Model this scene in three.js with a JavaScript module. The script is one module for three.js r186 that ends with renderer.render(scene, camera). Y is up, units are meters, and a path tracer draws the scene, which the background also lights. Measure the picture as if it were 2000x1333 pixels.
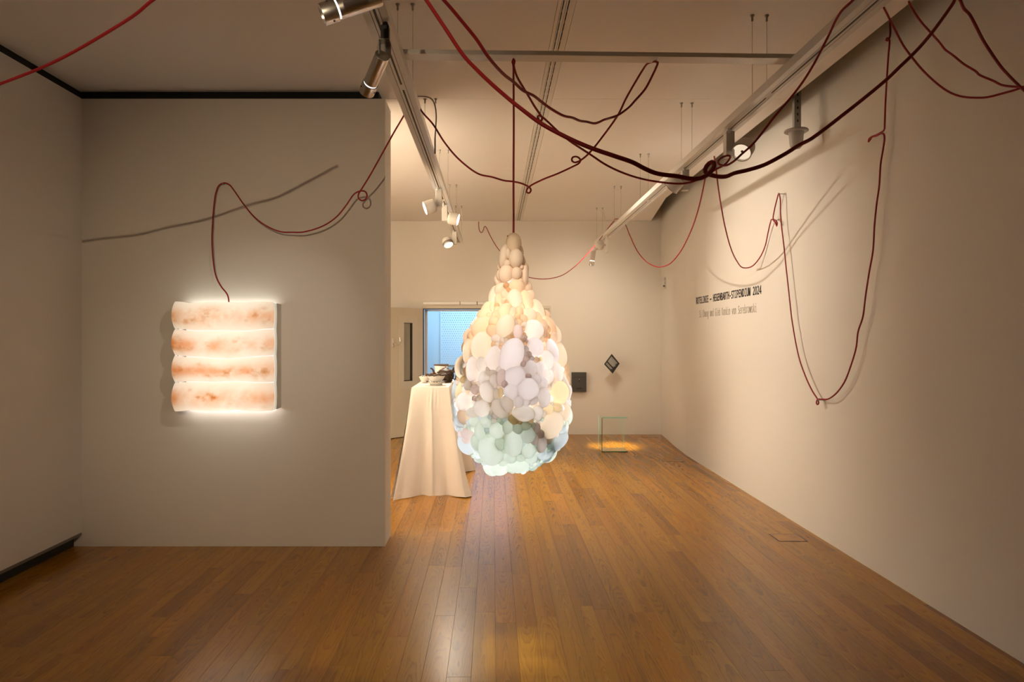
import * as THREE from 'three';
import { RoundedBoxGeometry } from 'three/addons/geometries/RoundedBoxGeometry.js';
import { mergeGeometries } from 'three/addons/utils/BufferGeometryUtils.js';
import { TextGeometry } from 'three/addons/geometries/TextGeometry.js';
import { FontLoader } from 'three/addons/loaders/FontLoader.js';
import { RectAreaLightUniformsLib } from 'three/addons/lights/RectAreaLightUniformsLib.js';

// ------------------------------------------------------------------ camera, light levels, exposure
const W = 2000, H = 1333, F = 1333, EYE = 1.55, VX = 963, VY = 657;
const scene = new THREE.Scene();
scene.background = new THREE.Color(0x000000);
const camera = new THREE.PerspectiveCamera(2 * Math.atan(H / 2 / F) * 180 / Math.PI, W / H, 0.05, 60);
camera.position.set(0, EYE, 0);
camera.lookAt(0, EYE, -10);
camera.setViewOffset(W, H, W / 2 - VX, H / 2 - VY, W, H);     // shift lens: the far room's vanishing point sits left of the centre
camera.updateProjectionMatrix();
const renderer = new THREE.WebGLRenderer({ antialias: true });
renderer.toneMapping = THREE.LinearToneMapping;
renderer.toneMappingExposure = 1.0;
renderer.shadowMap.enabled = true;
RectAreaLightUniformsLib.init();
const WARM = new THREE.Color().setRGB(1.0, 0.875, 0.70);
const DIMWARM = new THREE.Color().setRGB(1.0, 0.76, 0.50);
const SOFTWARM = new THREE.Color().setRGB(1.0, 0.89, 0.75);
const COOLWHITE = new THREE.Color().setRGB(0.86, 0.91, 1.0);
const LEVEL = {                                            // candela of each lamp
  wallText: 18.5, rightHead: 7, downTable: 9, ahead: 29, leftHead: 140, glassTable: 80, farWall: 5.6, projector: 3,
  pendant: 0.60, wallLamp: 1.25, blueRoom: 7.2, unseenPendantKey: 12, unseenDividerWash: 27,
};

// ------------------------------------------------------------------ helpers
function rng(seed) { let s = seed >>> 0; return () => { s = (s + 0x6D2B79F5) | 0; let t = Math.imul(s ^ (s >>> 15), 1 | s); t = (t + Math.imul(t ^ (t >>> 7), 61 | t)) ^ t; return ((t ^ (t >>> 14)) >>> 0) / 4294967296; }; }
const R = Math.PI / 180;
const used = new Map();
function numbered(name) { const n = used.get(name) ?? 0; used.set(name, n + 1); return n ? name + '_' + String(n).padStart(3, '0') : name; }
function shade(o) { o.castShadow = true; o.receiveShadow = true; return o; }
function part(name, geo, mat, parent) { const m = shade(new THREE.Mesh(Array.isArray(geo) ? merge(geo) : geo, mat)); m.name = name; parent.add(m); return m; }
function merge(list) { const g = list.map((q) => { const c = q.index ? q.toNonIndexed() : q.clone(); for (const k of Object.keys(c.attributes)) if (!['position', 'normal', 'uv'].includes(k)) c.deleteAttribute(k); return c; }); return mergeGeometries(g); }
function thing(name, label, category, pos = [0, 0, 0], group) { const o = new THREE.Group(); o.name = numbered(name); o.position.set(...pos); o.userData = { label, category }; if (group) o.userData.group = group; scene.add(o); return o; }
function one(name, geo, mat, label, category, group) { const m = part(numbered(name), geo, mat, scene); m.userData = { label, category }; if (group) m.userData.group = group; return m; }
function struct(name, label, category) { const o = new THREE.Group(); o.name = name; o.userData = { kind: 'structure', label, category }; scene.add(o); return o; }
function at(px, py, d) { return new THREE.Vector3((px - VX) * d / F, EYE + (VY - py) * d / F, -d); }   // a point surveyed on the photograph at a depth in metres
function box(w, h, d, x = 0, y = 0, z = 0) { return new THREE.BoxGeometry(w, h, d).translate(x, y, z); }
function span(x0, x1, y0, y1, z0, z1) { return box(x1 - x0, y1 - y0, Math.abs(z1 - z0), (x0 + x1) / 2, (y0 + y1) / 2, (z0 + z1) / 2); }
function rbox(w, h, d, r, x = 0, y = 0, z = 0) { return new RoundedBoxGeometry(w, h, d, 2, r).translate(x, y, z); }
function lathe(pts, seg = 32) { return new THREE.LatheGeometry(pts.map(([r, y]) => new THREE.Vector2(r, y)), seg); }
function along(geo, from, dir) { return geo.applyQuaternion(new THREE.Quaternion().setFromUnitVectors(new THREE.Vector3(0, 1, 0), dir.clone().normalize())).translate(from.x, from.y, from.z); }   // turns the geometry's +y to a direction
function rod(a, b, r, seg = 8) { const d = b.clone().sub(a); return along(new THREE.CylinderGeometry(r, r, d.length(), seg).translate(0, d.length() / 2, 0), a, d); }
function slab(plan, y0, y1) {                              // a plan outline [x, z] pulled up from y0 to y1
  const s = new THREE.Shape(plan.map(([x, z]) => new THREE.Vector2(x, -z)));
  return new THREE.ExtrudeGeometry(s, { depth: y1 - y0, bevelEnabled: false }).rotateX(-Math.PI / 2).translate(0, y0, 0);
}
function grid(nu, nv, fn) {                                // a surface from a function of (u, v)
  const p = [], uv = [], ix = [];
  for (let j = 0; j <= nv; j++) for (let i = 0; i <= nu; i++) { p.push(...fn(i / nu, j / nv)); uv.push(i / nu, 1 - j / nv); }
  for (let j = 0; j < nv; j++) for (let i = 0; i < nu; i++) { const a = j * (nu + 1) + i, b = a + 1, c = a + nu + 1, d = c + 1; ix.push(a, c, b, b, c, d); }
  const g = new THREE.BufferGeometry();
  g.setAttribute('position', new THREE.Float32BufferAttribute(p, 3)); g.setAttribute('uv', new THREE.Float32BufferAttribute(uv, 2)); g.setIndex(ix); g.computeVertexNormals();
  return g;
}
function mat(c, rough, extra = {}) { const { physical, ...o } = extra; const m = new THREE.MeshPhysicalMaterial({ roughness: rough, side: THREE.DoubleSide, ...o }); m.color.setRGB(...c); return m; }
function hash(x, y, s) { let n = Math.imul(x, 374761393) + Math.imul(y, 668265263) + Math.imul(s, 1442695041); n = Math.imul(n ^ (n >>> 13), 1274126177); return ((n ^ (n >>> 16)) >>> 0) / 4294967296; }
function noise(x, y, s = 0) { const i = Math.floor(x), j = Math.floor(y), f = x - i, g = y - j, u = f * f * (3 - 2 * f), v = g * g * (3 - 2 * g); return (hash(i, j, s) * (1 - u) + hash(i + 1, j, s) * u) * (1 - v) + (hash(i, j + 1, s) * (1 - u) + hash(i + 1, j + 1, s) * u) * v; }
function fbm(x, y, s = 0, n = 4) { let a = 0.5, t = 0; for (let k = 0; k < n; k++) { t += a * noise(x, y, s + k * 17); x *= 2; y *= 2; a *= 0.5; } return t; }
function dataTexture(w, h, fn, srgb) {
  const d = new Uint8Array(w * h * 4);
  for (let j = 0; j < h; j++) for (let i = 0; i < w; i++) { const c = fn(i / w, j / h), k = (j * w + i) * 4; d[k] = c[0] * 255; d[k + 1] = c[1] * 255; d[k + 2] = c[2] * 255; d[k + 3] = 255; }
  const t = new THREE.DataTexture(d, w, h); t.magFilter = THREE.LinearFilter; t.minFilter = THREE.LinearFilter; t.wrapS = t.wrapT = THREE.RepeatWrapping; if (srgb) t.colorSpace = THREE.SRGBColorSpace; t.needsUpdate = true; return t;
}
const clamp = (v, a = 0, b = 1) => Math.min(b, Math.max(a, v));
function spot(pos, target, cd, angle, penumbra, color, radius = 1.5) {
  const l = new THREE.SpotLight(color, cd, 0, angle * R, penumbra, 2);
  l.position.copy(pos); l.target.position.copy(target); l.castShadow = true; l.shadow.radius = radius; l.shadow.bias = -0.0005;
  scene.add(l); scene.add(l.target); l.target.name = 'aim_point'; return l;
}

// ------------------------------------------------------------------ materials
const wallRelief = dataTexture(256, 256, (u, v) => { const q = 0.5 + 0.5 * (fbm(u * 64, v * 64, 3, 3) - 0.45); return [q, q, q]; });
wallRelief.repeat.set(2, 2);
const M = {
  wall: mat([0.72, 0.67, 0.60], 0.85, { bumpMap: wallRelief, bumpScale: 0.0004 }),
  ceiling: mat([0.85, 0.82, 0.79], 0.9),
  dark: mat([0.012, 0.012, 0.012], 0.9),
  plinth: mat([0.02, 0.019, 0.017], 0.6),
  profile: mat([0.16, 0.14, 0.12], 0.4),
  white: mat([0.74, 0.70, 0.64], 0.42),
  whiteGloss: mat([0.74, 0.71, 0.66], 0.25),
  slot: mat([0.045, 0.035, 0.025], 0.6),
  lampWhite: mat([0.70, 0.66, 0.60], 0.38),
  alu: mat([0.66, 0.65, 0.63], 0.34, { metalness: 1 }),
  chrome: mat([0.78, 0.75, 0.70], 0.12, { metalness: 1 }),
  zinc: mat([0.42, 0.43, 0.43], 0.42, { metalness: 0.85 }),
  black: mat([0.010, 0.010, 0.010], 0.45),
  steel: mat([0.35, 0.33, 0.30], 0.35, { metalness: 0.9 }),
  red: mat([0.30, 0.007, 0.012], 0.62),
  door: mat([0.60, 0.53, 0.40], 0.5),
  doorFrame: mat([0.62, 0.56, 0.45], 0.5),
  gasket: mat([0.03, 0.022, 0.016], 0.7),
  blueWall: mat([0.74, 0.76, 0.78], 0.85),
  board: mat([0.80, 0.82, 0.84], 0.7),
  dot: mat([0.12, 0.16, 0.2], 0.8),
  greyBox: mat([0.060, 0.060, 0.054], 0.45),
  greyBoxDark: mat([0.012, 0.012, 0.011], 0.5),
  litGlassEdge: mat([0.32, 0.86, 0.70], 0.15, { transmission: 0.2, thickness: 0.0 }),  // pale mint: the light on these edges is put into the colour
  glass: mat([0.97, 0.995, 0.98], 0.0, { transmission: 1, thickness: 0, ior: 1.5 }),
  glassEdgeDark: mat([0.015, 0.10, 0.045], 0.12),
  cloth: mat([0.78, 0.72, 0.65], 0.85, { sheen: 0.3, sheenRoughness: 0.6 }),
  porcelain: mat([0.74, 0.71, 0.66], 0.25),
  crust: mat([0.055, 0.026, 0.012], 0.75),
  kettle: mat([0.045, 0.026, 0.015], 0.42, { metalness: 0.35 }),
  rust: mat([0.42, 0.13, 0.03], 0.7),
  lensRim: mat([0.55, 0.5, 0.44], 0.3, { metalness: 0.8 }),
  letterBlack: mat([0.012, 0.011, 0.010], 0.6),
  letterGrey: mat([0.40, 0.35, 0.28], 0.6),
};
function glow(r, g, b, k) { const m = new THREE.MeshStandardMaterial({ color: 0x111111, roughness: 0.6 }); m.emissive.setRGB(r, g, b); m.emissiveIntensity = k; return m; }
M.lens = glow(1, 0.88, 0.72, 3.0);
M.lensDim = glow(1, 0.80, 0.58, 0.9);
M.slit = glow(1, 0.93, 0.86, 2.2);

// wood: long boards cut from a trunk, the rings cross the face in cathedral arches
function wood(seed, flat) {
  const r = rng(seed), cx = 0.35 + r() * 0.3, tilt = 0.010 + r() * 0.016, depth = 0.015 + r() * 0.03;
  return (u, v) => {
    const x = (u - cx) * 0.11, y = v * 1.5;
    const wob = (fbm(u * 2.2, v * 7, seed, 3) - 0.5) * 0.012;
    const rad = Math.hypot(x * (flat ? 0.55 : 1), depth + (v + 0.12 * Math.sin(v * 5 + seed)) * tilt * 1.5) + wob;
    const ring = rad * 260; const f = ring - Math.floor(ring);
    const late = Math.pow(f, 3) * 0.9;
    const pore = Math.pow(noise(u * 170, v * 26, seed + 5), 5) * (0.35 + late);
    const tone = (fbm(u * 3, v * 1.6, seed + 9, 3) - 0.45) * 0.18;
    return clamp(0.85 - 0.12 * late - 0.30 * pore + tone, 0.2, 1);
  };
}
const woodMaps = [];
for (let k = 0; k < 6; k++) {
  const f = wood(11 + k * 7, k % 2);
  const store = new Float32Array(192 * 1024);
  for (let j = 0; j < 1024; j++) for (let i = 0; i < 192; i++) store[j * 192 + i] = f(i / 192, j / 1024);
  const look = (u, v) => store[Math.min(1023, Math.floor(v * 1024)) * 192 + Math.min(191, Math.floor(u * 192))];
  woodMaps.push({
    color: dataTexture(192, 1024, (u, v) => { const q = look(u, v); return [clamp(0.72 * q + 0.05), clamp(0.52 * Math.pow(q, 1.15) + 0.02), clamp(0.09 * Math.pow(q, 1.4))]; }, true),
    bump: dataTexture(192, 1024, (u, v) => { const q = look(u, v); return [q, q, q]; }),
  });
}
const woodTints = [[1, 1, 1], [0.86, 0.83, 0.80], [0.93, 0.95, 0.95], [0.76, 0.70, 0.66], [1.0, 0.93, 0.85]];
const woodMats = [];
for (let k = 0; k < 6; k++) for (let t = 0; t < woodTints.length; t++) {
  const m = new THREE.MeshPhysicalMaterial({ map: woodMaps[k].color, bumpMap: woodMaps[k].bump, bumpScale: 0.0002, roughness: 0.24, specularIntensity: 1 });
  m.color.setRGB(...woodTints[t]); woodMats.push(m);
}

// ------------------------------------------------------------------ the room shell
const CEIL = EYE + 1.816, WALLTOP = EYE + 1.751, BACK = -10.76, RIGHT = 2.51, LEFT = -3.03, FRONT = 2.6;

{ // floor: oak boards running away from the camera
  const floor = struct('floor', 'glossy oak plank floor running through the gallery to the far wall', 'floor');
  part('subfloor', span(-3.4, 3.2, -0.2, -0.021, FRONT, BACK), M.dark, floor);
  const r = rng(5), pitch = 0.112, all = [];
  const lengths = [0.8, 1.1, 1.4, 1.75], shapes = lengths.map((len) => {
    const g = new RoundedBoxGeometry(pitch - 0.0006, 0.02, len - 0.0007, 1, 0.0006), p = g.attributes.position, n = g.attributes.normal, uv = g.attributes.uv;
    for (let i = 0; i < p.count; i++) uv.setXY(i, p.getX(i) / pitch + 0.5, (p.getZ(i) + len / 2) / 1.75);
    return g;
  });
  for (let c = 0; c < 54; c++) {
    const x = -3.18 + c * pitch; let z = FRONT - r() * 1.2;
    if (x > 2.75) continue;
    while (z > BACK - 0.05) {
      let k = Math.floor(r() * 4); const z0 = z, len = lengths[k]; z -= len;
      const zc = z0 - len / 2, near = -z0, d = Math.max(1.5, -zc);
      const hidden = (x < -0.74 && z0 < -5.2) || zc > -2.4 || (x > 2.55 && zc > -9) || x < -3.1;
      const px = VX + x * F / d, py = VY + EYE * F / d;
      const shown = !hidden && px > -60 && px < 2060 && VY + EYE * F / -z < 1345;
      all.push({ x, zc, k, m: Math.floor(r() * 6) * 5 + [0, 0, 1, 2, 2, 3, 4, 4][Math.floor(r() * 8)], flip: r() < 0.5, size: shown ? pitch * len / (d * d * d) : 0, z0 });
    }
  }
  all.sort((a, b) => b.size - a.size);
  const rest = [];
  all.forEach((q, i) => {
    let zc = q.zc, geo = shapes[q.k];
    if (zc - lengths[q.k] / 2 < BACK) { const z0 = q.z0, len = z0 - (BACK + 0.003); if (len < 0.02) return; geo = geo.clone().scale(1, 1, len / lengths[q.k]); zc = z0 - len / 2; }
    if (q.size > 0 && i < 298) {
      const m = part('plank', geo, woodMats[q.m], floor); m.position.set(q.x, -0.01, zc); if (q.flip) m.rotation.y = Math.PI;
    } else rest.push(geo.clone().rotateY(q.flip ? Math.PI : 0).translate(q.x, -0.01, zc));
  });
  const s = part('planks', rest, woodMats[0], floor); s.userData = { kind: 'stuff', label: 'oak boards hidden by walls or far from view' };
  // inspection hatches let into the boards along the right wall
  const hatch = (x0, x1, z0, z1, label) => {
    const h = thing('floor_hatch', label, 'floor hatch', [(x0 + x1) / 2, 0, (z0 + z1) / 2], 'floor hatches along the right wall');
    const w = x1 - x0, d = z0 - z1;
    part('frame', [box(w, 0.0022, 0.006, 0, 0.0011, d / 2), box(w, 0.0022, 0.006, 0, 0.0011, -d / 2), box(0.006, 0.0022, d + 0.006, w / 2, 0.0011, 0), box(0.006, 0.0022, d + 0.006, -w / 2, 0.0011, 0)], M.slot, h);
    const lid = new RoundedBoxGeometry(w - 0.008, 0.0022, d - 0.008, 1, 0.0005).translate(0, 0.0011, 0);
    part('lid', lid, woodMats[4], h);
  };
  hatch(2.159, 2.374, -5.15, -5.335, 'nearest square wooden floor hatch with thin dark outline by right wall');
  hatch(2.150, 2.365, -8.42, -8.61, 'middle square floor hatch with dark outline, right of the glass table');
  hatch(2.30, 2.51, -10.40, -10.60, 'farthest small floor hatch with dark outline, in the far right corner');
}
{ // ceiling: flat plasterboard panels on both sides of a linear slot diffuser, open to a dark cove over the right wall
  const c = struct('ceiling', 'plain plasterboard ceiling with thin seams and an open edge along the right wall', 'ceiling');
  const g = 0.0016, rows = [[FRONT, -5.22], [-5.22, -7.47], [-7.47, BACK]], E = 2.27;
  for (const [z0, z1] of rows) part('ceiling_panel', span(-3.45, 0.351, CEIL, CEIL + 0.02, z0 - g, z1 + g), M.ceiling, c);
  part('ceiling_panel', span(0.4533, E, CEIL, CEIL + 0.02, FRONT, -5.22 + g), M.ceiling, c);
  part('ceiling_panel', span(0.4533, E, CEIL, CEIL + 0.02, -5.22 - g, -7.47 + g), M.ceiling, c);
  part('ceiling_panel', slab([[0.4533, -7.47 - g], [E, -7.47 - g], [E, -8.97], [2.49, BACK], [0.4533, BACK]], CEIL, CEIL + 0.02), M.ceiling, c);
  part('backing', span(-3.45, 2.1, CEIL + 0.03, CEIL + 0.06, FRONT, BACK), M.dark, c);
  part('backing', span(2.04, 2.1, CEIL + 0.021, CEIL + 0.6, FRONT, BACK), M.dark, c);
  part('backing', span(2.04, 3.0, CEIL + 0.6, CEIL + 0.64, FRONT, BACK - 0.2), M.dark, c);
  const d = thing('ceiling_diffuser', 'long white linear slot diffuser with two wavy dark slots let into the ceiling', 'air vent', [0.402, CEIL, 0]);
  const zs = [FRONT - 0.01, BACK + 0.01], L = zs[0] - zs[1], zc = (zs[0] + zs[1]) / 2;
  const strip = (name, x0, x1, y, m) => part(name, box(x1 - x0, 0.012, L, (x0 + x1) / 2, y + 0.006, zc), m, d);
  strip('frame', -0.0485, -0.0285, 0.0005, M.white); strip('frame', 0.0145, 0.0490, 0.0005, M.white);
  strip('rail', -0.0260, -0.0205, 0.001, M.white); strip('rail', -0.0145, -0.0020, 0.001, M.white); strip('rail', 0.0010, 0.0080, 0.001, M.white);
  strip('slot_shadow', -0.0485, 0.049, 0.0135, M.slot);
  for (const sx of [-0.0175, 0.0112]) {                    // the vanes alternate from side to side and leave a wavy slot
    const v = [];
    for (let k = 0; k < 120; k++) v.push(box(0.0038, 0.006, 0.085, sx + (k % 2 ? 0.0016 : -0.0016), 0.005, -2.9 - k * 0.0655));
    const m = part('vane', v, M.dark, d); m.userData.label = 'wavy dark slot';
  }
}
{ // walls
  const rightPlan = [[RIGHT, FRONT], [RIGHT, -8.87], [2.565, -9.75], [2.625, -10.4], [2.664, BACK - 0.2]];
  const wr = struct('wall_right', 'long plain pale wall on the right, lit by a spot near its far end', 'wall');
  part('plaster', slab([...rightPlan, [2.9, BACK - 0.2], [2.9, FRONT]], 0, CEIL + 0.6), M.wall, wr);
  const wl = struct('wall_left', 'dim plain wall on the far left above a dark recessed plinth', 'wall');
  part('plaster', span(LEFT - 0.08, LEFT, 0.104, WALLTOP, FRONT, -5.03), M.wall, wl);
  part('edge_profile', span(LEFT - 0.08, LEFT - 0.002, 0.082, 0.104, FRONT, -5.03), M.profile, wl);
  part('plinth', span(LEFT - 0.10, LEFT - 0.06, 0, 0.085, FRONT, -5.03), M.plinth, wl);
  part('shadow_gap', span(LEFT - 0.07, LEFT - 0.035, WALLTOP, CEIL, FRONT, -5.07), M.dark, wl);
  part('backing', span(LEFT - 0.42, LEFT - 0.20, 0, CEIL, FRONT, BACK - 0.2), M.dark, wl);
  part('plaster', span(LEFT - 0.19, LEFT - 0.1, 0, CEIL, -5.32, BACK), M.wall, wl);
  const wm = struct('wall_middle', 'free standing dividing wall carrying the glowing square lamp', 'wall');
  part('plaster', span(LEFT - 0.06, -0.796, 0, WALLTOP, -5.03, -5.31), M.wall, wm);
  part('shadow_gap', span(LEFT - 0.06, -0.85, WALLTOP, CEIL, -5.07, -5.27), M.dark, wm);
  const wb = struct('wall_back', 'far wall with the doorway, mailbox and hanging sign', 'wall');
  const z0 = BACK, z1 = BACK - 0.2;
  part('plaster', [span(-3.3, -1.125, 0, CEIL + 0.6, z0, z1), span(0.91, 2.9, 0, CEIL + 0.6, z0, z1), span(-1.125, 0.91, 2.03, CEIL + 0.6, z0, z1)], M.wall, wb);
  const wf = struct('wall_front', 'plain wall behind the camera', 'wall');
  part('plaster', span(-3.5, 3.0, 0, CEIL + 0.64, FRONT, FRONT + 0.1), M.wall, wf);
}
{ // the room beyond the doorway
  const n = struct('wall_beyond', 'pale blue lit walls of the next room seen through the doorway', 'wall');
  const a = -2.3, b = 2.2, z0 = BACK - 0.2, z1 = -13.2, h = 2.7;
  part('floor_slab', span(a, b, -0.05, -0.001, z0 + 0.2, z1), M.blueWall, n).material = woodMats[0];
  part('plaster', [span(a, b, 0, h, z1, z1 - 0.1), span(a - 0.1, a, 0, h, z0, z1), span(b, b + 0.1, 0, h, z0, z1)], M.blueWall, n);
  part('plaster', span(a, b, h, h + 0.1, z0, z1), M.blueWall, n);
  const l = thing('unseen_ceiling_light', 'unseen cold blue panel light, placed to light the room behind the doorway', 'light', [-0.2, h - 0.02, -12.1]);  // out of view, placed to light the next room blue
  part('frame', box(2.6, 0.03, 1.2), M.white, l);
  part('panel', box(2.5, 0.004, 1.1, 0, -0.018, 0), glow(0.30, 0.62, 1.0, 1.5), l);
  const ra = new THREE.RectAreaLight(new THREE.Color().setRGB(0.34, 0.66, 1.0), LEVEL.blueRoom, 2.5, 1.1);
  ra.position.set(-0.2, h - 0.045, -12.1); ra.lookAt(-0.2, 0, -12.1); scene.add(ra);
  // white perforated picture panel on the blue wall
  const p = thing('perforated_panel', 'white square relief covered in small dark dots on the blue wall beyond the doorway', 'artwork', [-0.26, 1.75, z1 + 0.02]);
  part('board', rbox(1.52, 1.52, 0.03, 0.006), M.board, p);
  const dot = new THREE.SphereGeometry(0.0085, 8, 5).scale(1, 1.15, 0.35), spots = new THREE.InstancedMesh(dot, M.dot, 34 * 34), mx = new THREE.Matrix4(), r = rng(3);
  for (let j = 0; j < 34; j++) for (let i = 0; i < 34; i++) { const k = clamp(0.45 + 0.55 * (j / 34) + (r() - 0.5) * 0.2, 0.3, 1); mx.makeScale(k, k, 1).setPosition(-0.72 + (i + (j % 2) * 0.5) * 0.0429, -0.72 + j * 0.0436, 0.016); spots.setMatrixAt(j * 34 + i, mx); }
  spots.name = 'dots'; spots.userData = { kind: 'stuff' }; shade(spots); p.add(spots);
}
{ // doorway: the left leaf stands open towards the room, the narrow right leaf is shut
  const d = struct('door_1', 'beige double door, left leaf standing open with a narrow window, right leaf shut', 'door');
  const z = BACK;
  part('frame', [span(-1.125, -1.106, 0, 2.005, z + 0.006, z - 0.2), span(0.885, 0.91, 0, 2.03, z + 0.012, z - 0.2), span(-1.125, 0.91, 1.986, 2.03, z + 0.006, z - 0.2)], M.doorFrame, d);
  part('gasket', [span(-1.106, -1.094, 0, 1.986, z - 0.004, z - 0.05), span(-1.106, 0.323, 1.972, 1.986, z - 0.004, z - 0.05)], M.gasket, d);
  part('inner_frame', [span(-1.094, -1.05, 0, 1.972, z - 0.15, z - 0.2), span(-1.094, 0.323, 1.95, 1.972, z - 0.15, z - 0.2)], M.white, d);
  part('shut_leaf', rbox(0.56, 1.975, 0.05, 0.004, 0.603, 0.9955, z - 0.03), M.door, d);
  const rail = part('closer_rail', rbox(1.42, 0.05, 0.04, 0.006, -0.39, 2.068, z + 0.022), M.whiteGloss, d);
  part('joint', box(0.012, 0.052, 0.042, -0.52, 2.068, z + 0.022), M.profile, rail); part('joint', box(0.012, 0.052, 0.042, -0.25, 2.068, z + 0.022), M.slot, rail);
  const leaf = new THREE.Group(); leaf.name = 'open_leaf'; leaf.position.set(-1.115, 0, z + 0.03); leaf.rotation.y = 45 * R; d.add(leaf);   // +x of the leaf runs back along -x here
  const s = (a, b, y0, y1, za, zb) => span(-b, -a, y0, y1, za, zb), t = 0.026;
  const wd = 0.74;
  part('leaf_board', [s(0.005, 0.213, 0.012, 1.985, -t, t), s(0.382, wd, 0.012, 1.985, -t, t), s(0.213, 0.382, 0.012, 0.858, -t, t), s(0.213, 0.382, 1.755, 1.985, -t, t)], M.door, leaf);
  part('bead', [s(0.125, 0.213, 0.74, 1.858, t, t + 0.006), s(0.382, 0.488, 0.74, 1.858, t, t + 0.006), s(0.213, 0.382, 0.74, 0.858, t, t + 0.006), s(0.213, 0.382, 1.755, 1.858, t, t + 0.006)], M.doorFrame, leaf);
  part('reveal', [s(0.213, 0.221, 0.858, 1.755, -t, t), s(0.213, 0.382, 0.858, 0.868, -t, t), s(0.213, 0.382, 1.745, 1.755, -t, t)], M.gasket, leaf);
  part('pane', s(0.221, 0.382, 0.868, 1.745, -0.003, 0.003), M.glass, leaf);
  const curve = new THREE.CatmullRomCurve3([new THREE.Vector3(-0.585, 1.44, t + 0.012), new THREE.Vector3(-0.56, 1.425, t + 0.05), new THREE.Vector3(-0.515, 1.43, t + 0.06), new THREE.Vector3(-0.492, 1.46, t + 0.055), new THREE.Vector3(-0.492, 1.53, t + 0.045)]);
  const hd = part('door_handle', [rbox(0.03, 0.14, 0.012, 0.004, -0.585, 1.45, t + 0.006), new THREE.TubeGeometry(curve, 20, 0.009, 8)], M.chrome, leaf);
  part('gap_strip', s(0.005, wd, 0.002, 0.012, -0.01, 0.01), M.gasket, leaf);  // dark strip that stands for the gap under the open leaf
}

// ------------------------------------------------------------------ track rails hung from the ceiling
function trackRail(x, zNear, zFar, hangers, joints, label) {
  const y = EYE + 1.315, t = thing('track_rail', label, 'track', [x, y, 0], 'lighting tracks hung from the ceiling');
  const L = zNear - zFar, zc = (zNear + zFar) / 2, run = (w, h, cx, cy) => box(w, h, L, cx, cy, zc);
  part('rail_body', [run(0.104, 0.018, 0, 0.036), run(0.0315, 0.027, -0.0362, 0.0135), run(0.0315, 0.027, 0.0362, 0.0135)], M.whiteGloss, t);
  part('lip', run(0.0118, 0.024, -0.0115, 0.0122), M.white, t); part('lip', run(0.0118, 0.024, 0.0115, 0.0122), M.white, t);
  part('slot', [run(0.0108, 0.010, 0, 0.0085), run(0.0026, 0.010, -0.0189, 0.0085), run(0.0026, 0.010, 0.0189, 0.0085)], M.slot, t);
  for (const z of joints) part('slot_joint', box(0.013, 0.02, 0.07, 0, 0.0105, z), M.white, t);
  part('end_cap', box(0.106, 0.047, 0.004, 0, 0.0225, zFar - 0.002), M.white, t);
  for (const z of hangers) for (const s of [-0.041, 0.041]) {
    const w = part('suspension_wire', new THREE.CylinderGeometry(0.0012, 0.0012, CEIL - y - 0.045, 6).translate(s, (CEIL - y + 0.045) / 2, z), M.steel, t);
    part('ceiling_cup', lathe([[0.0015, -0.034], [0.006, -0.034], [0.006, -0.012], [0.012, -0.004], [0.013, 0], [0.0015, 0]], 14).translate(s, CEIL - y, z), M.steel, w);
  }
  return t;
}
const TL = -0.48, TR = 1.507, TY = EYE + 1.315;
trackRail(TL, 2.1, -9.6, [-2.28, -3.73, -5.22, -6.65, -8.18, -9.5], [-3.61, -6.6], 'left white lighting track with a dark slot, running past the dividing wall');
trackRail(TR, -0.6, -9.75, [-2.4, -3.86, -5.31, -6.8, -8.26, -9.65], [-3.73, -6.64], 'right white lighting track with a dark slot, running beside the right wall');
{ // flat bar across the two tracks
  const b = thing('cross_bar', 'flat white bar laid across both lighting tracks, red cords hooked to its underside', 'bar', [0, 0, 0]);
  const a = new THREE.Vector3(TL - 0.04, 0, -3.34), c = new THREE.Vector3(TR + 0.04, 0, -3.40), len = c.x - a.x;
  const m = part('bar', rbox(len, 0.022, 0.08, 0.002), M.whiteGloss, b); m.position.set((a.x + c.x) / 2, EYE + 1.3795, (a.z + c.z) / 2 - 0.0); m.rotation.y = Math.atan2(0.06, len);
  for (const [px, py, z] of [[1002.5, 109, 3.355], [1282, 114, 3.375]]) {
    const p = at(px, py, z), top = EYE + 1.3685;
    const pts = [new THREE.Vector3(p.x, top, -z), new THREE.Vector3(p.x, top - 0.02, -z), new THREE.Vector3(p.x + 0.004, top - 0.030, -z), new THREE.Vector3(p.x + 0.002, top - 0.040, -z), new THREE.Vector3(p.x - 0.006, top - 0.036, -z)];
    part('hook', new THREE.TubeGeometry(new THREE.CatmullRomCurve3(pts), 16, 0.0014, 6), M.steel, b);
  }
}

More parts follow.
